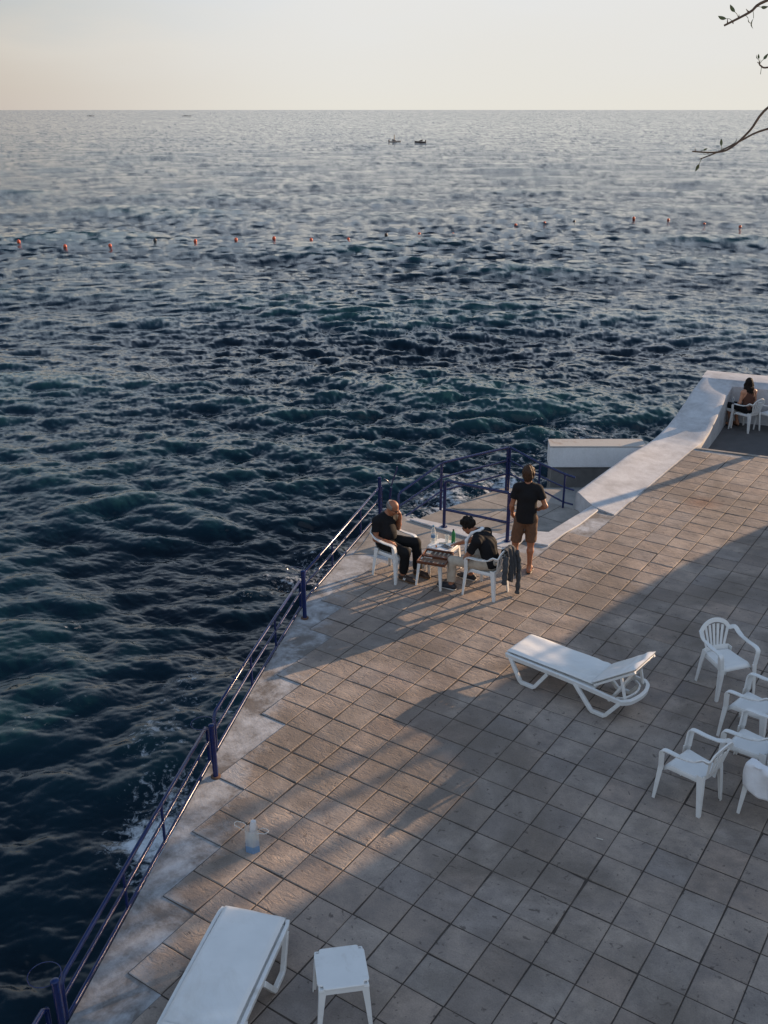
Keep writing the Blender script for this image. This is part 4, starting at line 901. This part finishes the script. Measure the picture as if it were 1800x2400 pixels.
        for x in (-.036, .036): S.ell(L(x, .066, -.03), (.020, .020, .018), Rm, .02)
        S.ell(L(0, .086, -.066), (.023, .009, .006), Rm, .006); S.ell(L(0, .083, -.077), (.019, .009, .006), Rm, .006)
        for x in (-1, 1): S.ell(L(x * .075, -.012, -.012), (.009, .019, .031), Rm, .008); S.ell(L(x * .082, -.008, -.010), (.005, .010, .018), Rm, .004, 'sub')
        S.cone(s.J['neck'] - nrm(Cn - s.J['neck']) * .02, L(0, -.018, -.055), .056 * s.w, .054, .03)
    def hair(s, cuts, grow=.012, crown=(.0, -.018, .035), r=(.074, .092, .086), extra=None, name='hair', mt='hair_dark', wr=.003):
        c = s.J['head']; S = SDF(c - .26, c + .2, .006); L = s.L; g = grow
        S.ell(L(*crown), tuple(x + g for x in r), s.Rh, .02)
        if extra: extra(S, L)
        S.wrinkle(wr, 70, 5)
        for o_, n_ in cuts: 
            n2 = s.Rh @ A3(n_); S.cut(L(*o_), n2)
        return sdf_obj(name, S, M[mt], s.e, s.o, 1)
    def shades(s, y=.098, mt='glasses', lens=True):
        m = MB(); L = lambda *a: Vector(s.L(*a) - s.o); Rm = Matrix([list(r) for r in s.Rh])
        for x in (-1, 1):
            pts = [(.0, .016), (.022, .017), (.034, .010), (.033, -.008), (.022, -.019), (.006, -.018), (-.004, -.006)]
            P = [L(x * (.006 + a), y - .55 * (a) ** 2 * 6 - .006, .0 + b) for a, b in pts]; Q = [p + Rm @ Vector((0, .006, 0)) for p in P]; n = len(P)
            m.add(P + Q, [tuple(range(n)), tuple(range(2 * n - 1, n - 1, -1))] + [(k, (k + 1) % n, (k + 1) % n + n, k + n) for k in range(n)])
            m.tube([L(x * .039, y - .012, .008), L(x * .076, y - .05, .008), L(x * .080, y - .10, .006)], .0032, 6)
        m.tube([L(-.008, y, .006), L(.008, y, .006)], .003, 6)
        return m.build('glasses', M[mt], s.e)
    def S(s, h=.008, lo=None, hi=None): return SDF(s.lo if lo is None else lo, s.hi if hi is None else hi, h)
    def add(s, name, S, mt, it=2): return sdf_obj(name, S, M[mt], s.e, s.o, it)
    def shoe(s, q, mt, sole, logo=False):
        a, t = s.J['an' + q], s.J['toe' + q]; d = nrm(A3([t[0] - a[0], t[1] - a[1], 0])); lt = A3([-d[1], d[0], 0]); S = SDF(np.minimum(a, t) - .14, np.maximum(a, t) + .14, .006); gz = s.J['ground'][2]
        heel = A3([a[0], a[1], gz + .045]) - d * .045; ball = heel + d * .19; tip = heel + d * .255; tip[2] = gz + .036; ball[2] = gz + .042
        S.cone(heel, ball, .042, .046, .03); S.cone(ball, tip, .046, .034, .03); S.cone(heel + A3([0, 0, .015]), A3([a[0], a[1], gz + .095]), .040, .040, .02, flat=1); S.cone(A3([a[0], a[1], gz + .075]) + d * .02, ball, .04, .036, .03)
        S.cut((0, 0, gz + .022), (0, 0, -1)); o = s.add('shoe', S, mt)
        S = SDF(np.minimum(a, t) - .14, np.maximum(a, t) + .14, .005); S.cone(heel + A3([0, 0, -.01]), ball, .046, .050, .02); S.cone(ball, tip, .050, .037, .02); S.cut((0, 0, gz + .026), (0, 0, 1)); S.cut((0, 0, gz + .002), (0, 0, -1))
        so = s.add('sole', S, sole, 1); so.parent = o
        m = MB()
        for k in range(4):
            p = Vector(a + d * (.055 + .022 * k) - s.o); p.z = gz - s.o[2] + .098 - .010 * k; w = Vector(lt) * .026; m.tube([p - w, p + Vector((0, 0, .006)), p + w], .004, 6)
        l = m.build('laces', M['sole'], s.e); l.parent = o
        if logo:
            m = MB(); sgn = -1 if (lt @ A3([0, -1, 0])) < 0 else 1
            c = Vector(heel + d * .10 + lt * sgn * .0505 - s.o); c.z = gz - s.o[2] + .052; X, Z = Vector(d), Vector((0, 0, 1)) + Vector(lt) * (-.35 * sgn)
            for p, q_ in (((-.018, -.016), (-.010, .018)), ((-.010, .018), (.010, -.016)), ((.010, -.016), (.018, .018))): m.ribbon([c + X * p[0] + Z * p[1], c + X * q_[0] + Z * q_[1]], [X, X], .0055, .004)
            l = m.build('side_mark', M['sole'], s.e); l.parent = o

# --- bald man on the left, hand to his face
p = Person('seated balding man in black polo and sunglasses, hand to his face', (-6.0, 4.95, 0), dict(
    ground=(-6, 4.95, 0), pelvis=(-6.15, 4.95, .53), chest=(-6.16, 4.965, .80), neck=(-6.13, 4.97, .965), head=(-6.035, 4.985, 1.095), shR=(-6.20, 4.785, .905), shL=(-6.16, 5.155, .905),
    elR=(-6.19, 4.735, .625), wrR=(-5.945, 4.765, .615), elL=(-6.07, 5.19, .690), wrL=(-5.975, 5.095, .91), hipR=(-6.10, 4.87, .515), hipL=(-6.10, 5.04, .515),
    kneeR=(-5.70, 4.835, .485), kneeL=(-5.69, 5.115, .545), anR=(-5.74, 4.84, .10), anL=(-5.64, 5.11, .10), toeR=(-5.53, 4.82, .03), toeL=(-5.43, 5.09, .03), d_belly=(.035,)), None, 1.06)
S = p.S(.007); p.torso(S); [p.arm(S, q) for q in 'LR']; [p.leg(S, q) for q in 'LR']; p.head(S, (.90, .02, -.50), (.48, 0, .87))
p.hand(S, 'R', (.9, .12, -.28), (0.2, .2, -1), .75); p.hand(S, 'L', (.10, -.12, 1), (-.55, -.8, .0), .55); [p.foot(S, q) for q in 'LR']; p.add('body', S, 'skin_a')
S = p.S(.009); p.torso(S, .013); [p.arm(S, q, .010, .58) for q in 'LR']; S.wrinkle(.003, 28, 1); S.cut((-6.12, 4.97, 1.012), (.35, 0, .94)); S.cut((-6.15, 4.95, .475), (0, 0, -1)); p.add('polo_shirt', S, 'black')
S = p.S(.009); p.torso(S, .012, up=False); [p.leg(S, q, .016, 1.93, g2=.024) for q in 'LR']; S.wrinkle(.004, 24, 2); p.add('trousers', S, 'blackpants')
for q in 'LR': p.shoe(q, 'brown_shoe', 'gum', q == 'R')
p.hair([((0, .0, .055), (0, .12, 1)), ((0, .030, 0), (0, 1, .25)), ((0, 0, -.075), (0, 0, -1))], .013, mt='hair_grey'); p.shades()

# --- dark haired man leaning over the drinks table
p = Person('seated dark haired man in black shirt and beige trousers reaching over the drinks', (-4.7, 5.17, 0), dict(
    ground=(-4.7, 5.17, 0), pelvis=(-4.40, 5.18, .53), chest=(-4.51, 5.19, .81), neck=(-4.665, 5.17, .955), head=(-4.80, 5.155, 1.02), shL=(-4.56, 5.00, .905), shR=(-4.60, 5.37, .895),
    elL=(-4.71, 4.965, .600), wrL=(-4.80, 5.135, .545), elR=(-4.90, 5.43, .675), wrR=(-5.10, 5.425, .565), hipL=(-4.46, 5.085, .515), hipR=(-4.46, 5.275, .515),
    kneeL=(-4.965, 4.99, .475), kneeR=(-4.91, 5.40, .50), anL=(-4.965, 4.975, .10), anR=(-4.875, 5.43, .10), toeL=(-5.19, 4.96, .03), toeR=(-5.07, 5.42, .03)), None, 1.0)
S = p.S(.007); p.torso(S); [p.arm(S, q) for q in 'LR']; [p.leg(S, q) for q in 'LR']; p.head(S, (-.84, -.03, -.54), (-.54, 0, .84))
p.hand(S, 'R', (-.95, .03, -.35), (-.2, 0, -1), .35, point=True); p.hand(S, 'L', (-.3, .9, -.1), (0, 0, -1), .8); [p.foot(S, q) for q in 'LR']; p.add('body', S, 'skin_a')
S = p.S(.009); p.torso(S, .014); [p.arm(S, q, .014, .66) for q in 'LR']; S.wrinkle(.004, 26, 3); S.cut((-4.685, 5.17, .99), (-.72, 0, .7)); S.cut((-4.40, 5.18, .465), (.1, 0, -1)); p.add('shirt', S, 'black')
S = p.S(.008); p.torso(S, .011, up=False); [p.leg(S, q, .014, 1.88, g2=.022) for q in 'LR']; S.wrinkle(.004, 26, 4); p.add('trousers', S, 'beige')
for q in 'LR': p.shoe(q, 'shoe', 'sole')
def curls(S, L):
    for (x, y, z, r) in ((0, .05, .10, .04), (.04, .03, .10, .04), (-.04, .03, .10, .04), (0, -.02, .115, .05), (.05, -.05, .08, .045), (-.05, -.05, .08, .045), (0, -.09, .03, .05), (.035, .07, .075, .028), (-.035, .07, .075, .028)): S.ell(L(x, y, z), (r, r, r), None, .02)
p.hair([((0, .058, .030), (0, 1, -.55)), ((0, .035, 0), (0, .75, -.75)), ((0, 0, -.065), (0, 0, -1))], .014, extra=curls, wr=.004); p.shades(mt='glasses')
# white collar over the shoulders
S = SDF((-5.0, 4.85, .55), (-4.3, 5.5, 1.15), .007)
for side, q in ((-1, 'L'), (1, 'R')):
    y0 = 5.18 + side * .0; S.cone((-4.60, 5.175 + side * .05, 1.012), (-4.695, 5.175 + side * .10, .962), .022, .022, .02); S.cone((-4.695, 5.175 + side * .10, .965), (-4.765, 5.175 + side * .125, .835), .022, .021, .02); S.cone((-4.765, 5.175 + side * .125, .835), (-4.765, 5.175 + side * .13, .64), .026, .020, .02)
S.cone((-4.598, 5.13, 1.012), (-4.598, 5.22, 1.008), .023, .023, .02); S.wrinkle(.002, 40, 9); p.add('collar', S, 'white_cloth')

# --- standing man looking out to sea
F2 = nrm((-.42, .907, 0)); R2 = A3((F2[1], -F2[0], 0)); O3 = A3((-4.345, 6.165, 0)); q3 = lambda r, f, z: O3 + R2 * r + F2 * f + A3((0, 0, z))
p = Person('standing man in black t-shirt and brown shorts looking out to sea', O3, dict(
    ground=O3, pelvis=q3(.0, 0, .93), chest=q3(.005, -.02, 1.27), neck=q3(.01, -.02, 1.475), head=q3(.0, .005, 1.635), shL=q3(-.155, -.02, 1.415), shR=q3(.165, -.02, 1.405),
    elL=q3(-.225, -.02, 1.115), wrL=q3(-.215, .12, .905), elR=q3(.285, -.06, 1.145), wrR=q3(.185, .13, 1.015), hipL=q3(-.09, 0, .90), hipR=q3(.09, 0, .91), kneeL=q3(-.14, .02, .485), kneeR=q3(.095, .01, .495),
    anL=q3(-.165, -.02, .09), anR=q3(.095, -.035, .09), toeL=q3(-.20, .17, .03), toeR=q3(.12, .16, .03), d_calfL=-F2 * .012, d_calfR=-F2 * .012), None, .90)
S = p.S(.008); p.torso(S); [p.arm(S, q) for q in 'LR']; [p.leg(S, q) for q in 'LR']; p.head(S, F2 + R2 * .12, (0, 0, 1)); p.hand(S, 'R', -R2 * .8 + F2 * .5 - A3((0, 0, .2)), -F2, .5); p.hand(S, 'L', F2 * .6 + R2 * .4 - A3((0, 0, .7)), R2, .5); [p.foot(S, q) for q in 'LR']; p.add('body', S, 'skin_a')
S = p.S(.009); p.torso(S, .016); [p.arm(S, q, .016, .60) for q in 'LR']; S.cone(q3(0, 0, .875), q3(0, 0, 1.1), .152, .145, .05); S.wrinkle(.003, 22, 5); S.cut(q3(0, 0, .862), (0, 0, -1)); S.cut(q3(0, -.02, 1.527), -F2 * .1 + A3((0, 0, 1))); p.add('t_shirt', S, 'black')
S = p.S(.009); p.torso(S, .014, up=False); [p.leg(S, q, .014, .93, g2=.032) for q in 'LR']; S.wrinkle(.004, 22, 6); S.cut(q3(0, 0, .99), (0, 0, 1)); p.add('shorts', S, 'brown')
for q in 'LR':
    a, t = p.J['an' + q], p.J['toe' + q]; d = nrm(A3([t[0] - a[0], t[1] - a[1], 0])); h0 = A3([a[0], a[1], .004]) - d * .075; S = SDF(np.minimum(a, t) - .16, np.maximum(a, t) + .16, .006)
    S.cone(h0 + d * .04 + A3((0, 0, .006)), h0 + d * .19 + A3((0, 0, .006)), .04, .05, .02); S.cone(h0 + d * .19 + A3((0, 0, .006)), h0 + d * .235 + A3((0, 0, .006)), .05, .04, .02); S.cut((0, 0, .018), (0, 0, 1)); S.cut((0, 0, .001), (0, 0, -1)); o = p.add('flip_flop', S, 'ebony', 1)
    m = MB(); lt = Vector((-d[1], d[0], 0)); b = Vector(h0 + d * .11 - p.o); tp = Vector(h0 + d * .20 - p.o); m.tube([b + lt * .047 + Vector((0, 0, .02)), b + Vector(d) * .05 + lt * .03 + Vector((0, 0, .065)), tp + Vector((0, 0, .055)), b + Vector(d) * .05 - lt * .03 + Vector((0, 0, .065)), b - lt * .047 + Vector((0, 0, .02))], .006, 6); l = m.build('strap', M['ebony'], p.e); l.parent = o
def shag(S, L):
    for (x, y, z, r) in ((0, -.065, -.03, .055), (.045, -.05, -.03, .042), (-.045, -.05, -.03, .042), (.068, -.01, .02, .032), (-.068, -.01, .02, .032), (.055, .02, .07, .035), (-.05, .03, .075, .035), (0, -.03, .105, .055), (0, -.068, -.085, .026), (.03, -.06, -.08, .024), (-.034, -.06, -.085, .024), (.06, -.03, -.045, .022), (-.06, -.03, -.045, .022)): S.ell(L(x, y, z), (r, r, r), None, .025)
p.hair([((0, .045, .02), (0, 1, -.4))], .016, extra=shag, mt='hair_brown', wr=.004)

# --- long haired woman on the lower floor
F4 = nrm((-.74, .67, 0)); R4 = A3((F4[1], -F4[0], 0)); O4 = A3((-3.76, 16.73, -.30)); q4 = lambda r, f, z: O4 + R4 * r + F4 * f + A3((0, 0, z))
p = Person('seated woman with long dark hair and brown sleeveless top, back to camera', O4, dict(
    ground=O4, pelvis=q4(0, -.06, .53), chest=q4(0, -.02, .82), neck=q4(0, .01, .975), head=q4(0, .04, 1.11), shL=q4(-.155, -.01, .915), shR=q4(.155, -.01, .915), elL=q4(-.20, -.01, .66), wrL=q4(-.14, .18, .56), elR=q4(.205, -.01, .66), wrR=q4(.15, .18, .56),
    hipL=q4(-.08, 0, .515), hipR=q4(.08, 0, .515), kneeL=q4(-.22, .37, .50), kneeR=q4(-.04, .40, .49), anL=q4(-.17, .30, .09), anR=q4(.02, .32, .09), toeL=q4(-.20, .46, .03), toeR=q4(.02, .50, .03)), None, .90)
S = p.S(.009); p.torso(S); [p.arm(S, q) for q in 'LR']; [p.leg(S, q) for q in 'LR']; p.head(S, F4 + R4 * .3, (0, 0, 1)); p.hand(S, 'R', F4 - A3((0, 0, .3)), (0, 0, -1), .5); p.hand(S, 'L', F4 - A3((0, 0, .3)), (0, 0, -1), .5); [p.foot(S, q) for q in 'LR']; p.add('body', S, 'skin_b')
S = p.S(.009); p.torso(S, .010); S.wrinkle(.003, 26, 7); S.cut(q4(-.115, 0, .85), -R4 * 1.0 + A3((0, 0, .45))); S.cut(q4(.115, 0, .85), R4 * 1.0 + A3((0, 0, .45))); S.cut(q4(0, 0, .94), (0, 0, 1)); S.cut(q4(0, 0, .50), (0, 0, -1)); p.add('sleeveless_top', S, 'dress')
S = p.S(.009); p.torso(S, .012, up=False); [p.leg(S, q, .022, 1.3, g2=.05) for q in 'LR']; S.cut(q4(0, 0, .60), (0, -.0, 1)); S.wrinkle(.003, 22, 8); p.add('skirt', S, 'black')
def mane(S, L):
    for (x, y, z, r) in ((0, -.05, -.03, .09), (.06, -.03, -.04, .06), (-.06, -.03, -.04, .06), (0, -.08, -.12, .085), (.065, -.065, -.12, .055), (-.065, -.065, -.12, .055), (.03, -.10, -.20, .065), (-.035, -.10, -.19, .062), (.0, -.11, -.26, .05), (.04, -.10, -.25, .035)): S.ell(L(x, y, z), (r, r * .8, r), None, .03)
p.hair([((0, .05, .0), (0, 1, -.2))], .014, extra=mane, mt='hair_dark', wr=.006)
for q in 'LR':
    a, t = p.J['an' + q], p.J['toe' + q]; d = nrm(A3([t[0] - a[0], t[1] - a[1], 0])); h0 = A3([a[0], a[1], -.292]) - d * .06; S = SDF(np.minimum(a, t) - .14, np.maximum(a, t) + .14, .007); S.cone(h0, h0 + d * .20, .04, .044, .02); S.cut((0, 0, -.282), (0, 0, 1)); S.cut((0, 0, -.299), (0, 0, -1)); p.add('sandal', S, 'ebony', 1)

# ------------------------------------------------------------------ on the water
BUOYS = [(-62.26, 40.47, 0), (-57.97, 41.15, 0), (-55.49, 43.12, 0), (-54.75, 46.81, 1), (-52.25, 48.48, 0), (-50.1, 50.58, 0), (-48.28, 52.82, 0), (-46.29, 54.84, 0), (-43.94, 56.41, 0), (-42.52, 59.5, 1), (-41.84, 63.32, 0), (-39.9, 65.4, 0), (-37.54, 71.91, 0), (-35.98, 74.26, 0), (-34.63, 77.42, 1), (-31.41, 83.36, 0), (-28.52, 84.32, 0), (-24.87, 83.04, 0), (-21.67, 82.54, 0)]
protos = {}
for x, y, k in BUOYS:
    h = float(sea_at([x], [y])[0][0])
    if k not in protos:
        m = MB(); m.lathe([(0, -.20), (.07, -.15), (.115, -.07), (.125, .01), (.11, .08), (.07, .115), (.035, .125), (.03, .15), (0, .155)], n=18); o = m.build('buoy', M['buoy_d' if k else 'buoy'], smooth=50); protos[k] = o
    else: o = protos[k].copy(); C.objects.link(o)
    o.location = (x, y, SEA + h + .04); o.rotation_euler = (random.uniform(-.4, .4), random.uniform(-.4, .4), 0)
    tag(o, 'dark round buoy in the row of floats across the sea' if k else 'orange red round buoy in the row of floats across the sea', 'buoy', 'dark buoys' if k else 'orange red buoys')
def boat(x, y, L, rz, label, hull, dark, mast=False, seat=True):
    h = float(sea_at([x], [y], [np.array([1.]), np.array([0.]), np.array([0.])])[0][0]); e = empty('small_boat', (x, y, SEA + h * .3), rz); tag(e, label, 'boat', 'small boats out at sea')
    m = MB(); S_ = []
    for i in range(9):
        t = i / 8; w = L * .17 * math.sin(math.pi * min(1, .28 + t * .72)) ** .7 + .02; z = .32 + .25 * t ** 2; S_.append([(L * (t - .5), -w, z), (L * (t - .5), -w * .7, -.15), (L * (t - .5), w * .7, -.15), (L * (t - .5), w, z)])
    m.add([v for r in S_ for v in r], [(i * 4 + k, i * 4 + k + 1, i * 4 + 5 + k, i * 4 + 4 + k) for i in range(8) for k in range(3)] + [(0, 1, 2, 3), (35, 34, 33, 32)] + [(i * 4 + 3, i * 4, i * 4 + 4, i * 4 + 7) for i in range(8)]); m.build('hull', M[hull], e)
    m = MB(); m.box((-L * .46, 0, .55), (.3, .3, .5)); m.build('engine', M[dark], e, bevel=.05)
    m = MB(); m.prism([(-.2 * L, -.3), (.1 * L, -.26), (.1 * L, .26), (-.2 * L, .3)], .42, lambda a, b: .95 if a < 0 else .6); m.build('console', M[dark], e, bevel=.04)
    if mast: m = MB(); m.tube([(-.1, 0, .5), (-.12, 0, 1.9)], [.16, .10], 8); m.lathe([(0, 1.82), (.13, 1.9), (.14, 2.0), (.08, 2.1), (0, 2.12)], (-.12, 0, 0), 10); m.build('cowl', M[dark], e)
boat(-166.4, 249.7, 3.6, R(25), 'small pale boat with a dark upright, left of the pair at sea', 'hull', 'hull_d', True)
boat(-158.2, 250.6, 3.3, R(210), 'small dark boat, right of the pair at sea', 'hull_d', 'hull_d')
boat(-1034, 888, 9.0, R(30), 'tiny white boat far out near the left end of the horizon', 'hull', 'hull_d')
boat(-936, 954, 12.0, R(35), 'tiny dark boat far out below the horizon', 'hull_d', 'hull_d')

# ------------------------------------------------------------------ overhanging tree at the top right
TW = [(.054, -.544, 7.02), (.065, -.54, 7.004), (.104, -.53, 6.995), (.25, -.495, 7.04)]
def near_tree():
    base = Vector((3.05, .35, 0)); e = empty('tree', base); tag(e, 'bare twiggy tree whose thin branches hang in at the top right corner', 'tree')
    m = MB(); tk = smooth_path([(0, 0, -.01), (.06, -.04, 1.6), (-.05, .05, 3.4), (.02, -.02, 5.2), (-.10, -.1, 6.6), (-.3, -.2, 8.0)], 5); m.tube(tk, [.16 - .11 * i / len(tk) for i in range(len(tk))], 12); m.build('trunk', M['bark'], e, smooth=60)
    rr = random.Random(11)
    def branch(pts, r0, r1, leaves, spurs):
        P = smooth_path([Vector(p) - base for p in pts], 5); m = MB(); N = len(P); m.tube(P, [r0 + (r1 - r0) * i / (N - 1) for i in range(N)], 8)
        for (i, d, l) in spurs:
            p = P[int(i * (N - 1))]; d = Vector(d); m.tube([p, p + d * l * .6, p + d * l + Vector((0, 0, l * .25))], [r1 * .9, r1 * .6, r1 * .25], 6)
        b = m.build('branch', M['bark'], e, smooth=60)
        lm = MB()
        for (i, d, l, tw) in leaves:
            p = P[int(i * (N - 1))]; d = Vector(d).normalized(); w = d.cross(Vector((.3, -.8, .2)) if tw else Vector((0, 0, 1))).normalized(); q0 = p + d * l * .7; lm.tube([p, p + d * l * .4 + Vector((0, 0, l * .1)), q0], .0016, 5)
            n = d.cross(w); row = []
            for a in range(6):
                t = a / 5; ww = .17 * l * math.sin(math.pi * (t ** .8)) + .0006; c = q0 + d * l * t * .9 + n * .22 * l * math.sin(t * 2.6); row += [c - w * ww + n * ww * .35, c, c + w * ww + n * ww * .35]
            lm.add(row, [(a * 3 + k, a * 3 + k + 1, a * 3 + 4 + k, a * 3 + 3 + k) for a in range(5) for k in range(2)])
        o = lm.build('leaves', [M['leaf']], b, smooth=60, fix=False)
    r_, f_ = Vector((.83, .556, 0)), Vector((-.556, .83, 0)); U = Vector((0, 0, 1))
    branch([(2.75, .15, 8.0), (1.2, -.2, 7.62), (.45, -.45, 7.46), (.063, -.561, 7.334), (-.02, -.59, 7.275), (-.147, -.611, 7.212)], .012, .0055,
           [(.90, -r_ * .6 + U * .75, .055, 1), (.95, -r_ * .9 + U * .3, .055, 1), (.86, r_ * .4 - U * .3, .04, 0), (.76, r_ * .2 - U * .8, .06, 0), (.74, r_ * .8 + U * .1, .05, 1)], [(.97, -r_ * .2 + U, .022), (.93, r_ * .3 - U, .018), (.82, -r_ + U * .5, .022), (.88, U, .015)])
    branch([(2.8, .2, 7.4), (1.2, -.2, 7.15), (.45, -.42, 6.98), (.146, -.51, 6.80), (.05, -.54, 6.66), (-.04, -.57, 6.565), (-.12, -.593, 6.541), (-.243, -.63, 6.545)], .010, .004,
           [(.97, r_ * .9 + U * .45, .03, 1), (.80, -r_ * .1 + U * .9, .045, 1), (.74, r_ * .4 + U * .9, .04, 0)], [(.985, -r_ * .2 + U, .016), (.86, -U, .014), (.78, -r_ * .6 + U, .014), (.82, U, .014)])
    branch([(2.85, .25, 7.0), (1.3, -.18, 6.85), (.5, -.40, 6.74), (.146, -.517, 6.672), (.0, -.556, 6.60), (-.10, -.585, 6.545), (-.197, -.617, 6.502)], .009, .003,
           [(.985, -r_ * .35 - U * .8, .05, 1), (.93, -r_ * .5 + U * .2, .03, 0)], [(.86, U, .012), (.90, -U, .012), (.80, r_ * .3 + U, .012)])
    branch([(2.8, .2, 7.7), (1.2, -.1, 7.2), (.5, -.35, 7.12), TW[3], TW[2], TW[1], TW[0]], .008, .0035, [(.97, -r_ * .2 + U, .03, 1), (.93, r_ * .5 + U * .7, .045, 1), (.90, -r_ * .3 + U * .9, .035, 0), (.80, -U, .06, 0)], [(.98, -r_ + U * .3, .012), (.93, U, .02)])
near_tree()

# ------------------------------------------------------------------ what throws the long evening shadows, right of the frame
ah = Vector((math.cos(R(SUN_AZ)), math.sin(R(SUN_AZ)), 0)); sh_ = Vector((-ah.y, ah.x, 0)); TE = math.tan(R(SUN_EL)); DD = 18.0
SP = lambda s_, h, a=DD: ah * a + sh_ * s_ + Vector((0, 0, h))
def bank():  # added bank out of view, its outline shaped to throw the terrace shade
    prof = [(6.2, -.4), (5.75, .9), (5.31, 2.0), (5.05, 2.5), (4.75, 2.85), (4.45, 3.12), (4.15, 3.36), (3.88, 3.60), (3.6, 3.76), (3.2, 3.84), (2.75, 3.84), (2.5, 3.90), (2.3, 4.1), (2.1, 4.5), (1.7, 5.4), (1.0, 6.2), (-1, 7.0), (-5, 7.6), (-10, 8.2), (-16, 8.0)]
    pts = smooth_path([(s, h, 0) for s, h in prof], 3); n = len(pts); m = MB(); rr = random.Random(3); rows = []
    for a, k in ((DD, 1.0), (DD + 2, 1.0), (DD + 6, .96), (DD + 12, .8)):
        rows.append([SP(p.x, max(-3, p.y * k + rr.uniform(-.05, .05) * (a > DD)), a) for p in pts])
    bot = [SP(p.x, -3.2, DD - .6) for p in pts]; R_ = [bot] + rows; m.add([v for r in R_ for v in r], [(i * n + k, i * n + k + 1, (i + 1) * n + k + 1, (i + 1) * n + k) for i in range(len(R_) - 1) for k in range(n - 1)])
    tag(m.build('shade_bank', M['rock'], smooth=60, fix=False), kind='structure')
bank()
def shade_tree():
    b = SP(3.2, 2.6, DD + .8); e = empty('shade_tree', b); tag(e, 'leafy tree on the added bank right of the frame, shading the terrace', 'tree')
    for (s0, h0, s1, h1, s2, h2, r) in ((3.95, 3.2, 3.62, 4.15, 3.2, 5.2, .055), (3.55, 3.3, 3.15, 4.2, 2.7, 5.2, .065), (2.95, 3.3, 2.62, 4.2, 2.3, 5.2, .06)):
        m = MB(); P = smooth_path([SP(s0, h0 - .6) - b, SP(s0, h0) - b, SP(s1, h1) - b, SP(s2, h2) - b], 4); m.tube(P, [r * 1.1 - r * .4 * i / len(P) for i in range(len(P))], 8); m.build('trunk', M['bark'], e, smooth=60)
    m = MB(); rr = random.Random(21); lobes = [(3.4, 5.2, .9), (2.4, 5.6, 1.1), (4.6, 5.3, .85), (5.6, 5.5, .9), (3.8, 6.2, 1.2), (5.0, 6.4, 1.1), (6.5, 5.8, .9), (1.4, 6.2, 1.3), (2.8, 6.8, 1.2)]
    for k in range(5200):
        s_, h, r = rr.choice(lobes); d = Vector((rr.gauss(0, 1), rr.gauss(0, 1), rr.gauss(0, 1))).normalized() * r * rr.random() ** .4; c = SP(s_, h, DD + .5) + d - b; c.z = max(c.z, 4.42 + .25 * rr.random() - b.z)
        u = Vector((rr.gauss(0, 1), rr.gauss(0, 1), rr.gauss(0, 1))).normalized(); v = u.orthogonal().normalized(); l = rr.uniform(.08, .16); m.add([c - u * l, c + v * l * .5, c + u * l, c - v * l * .5], [(0, 1, 2, 3)])
    m.build('crown', M['leaf'], e, smooth=0, fix=False)
shade_tree()
def pole():  # added unseen pole, leaning to throw the slanted shadow stripe by the parapet
    e2 = empty('shadow_pole', SP(7.9, -.3, 17.0)); tag(e2, 'added leaning white pole right of the frame, throwing a shadow stripe', 'pole'); m = MB(); m.tube([(0, 0, 0), (-sh_ * .0 + Vector((0, 0, 1.2))), (-sh_ * .35 + Vector((0, 0, 2.9)))], [.10, .10, .09], 10); m.build('pole', M['lime'], e2, smooth=60)
pole()
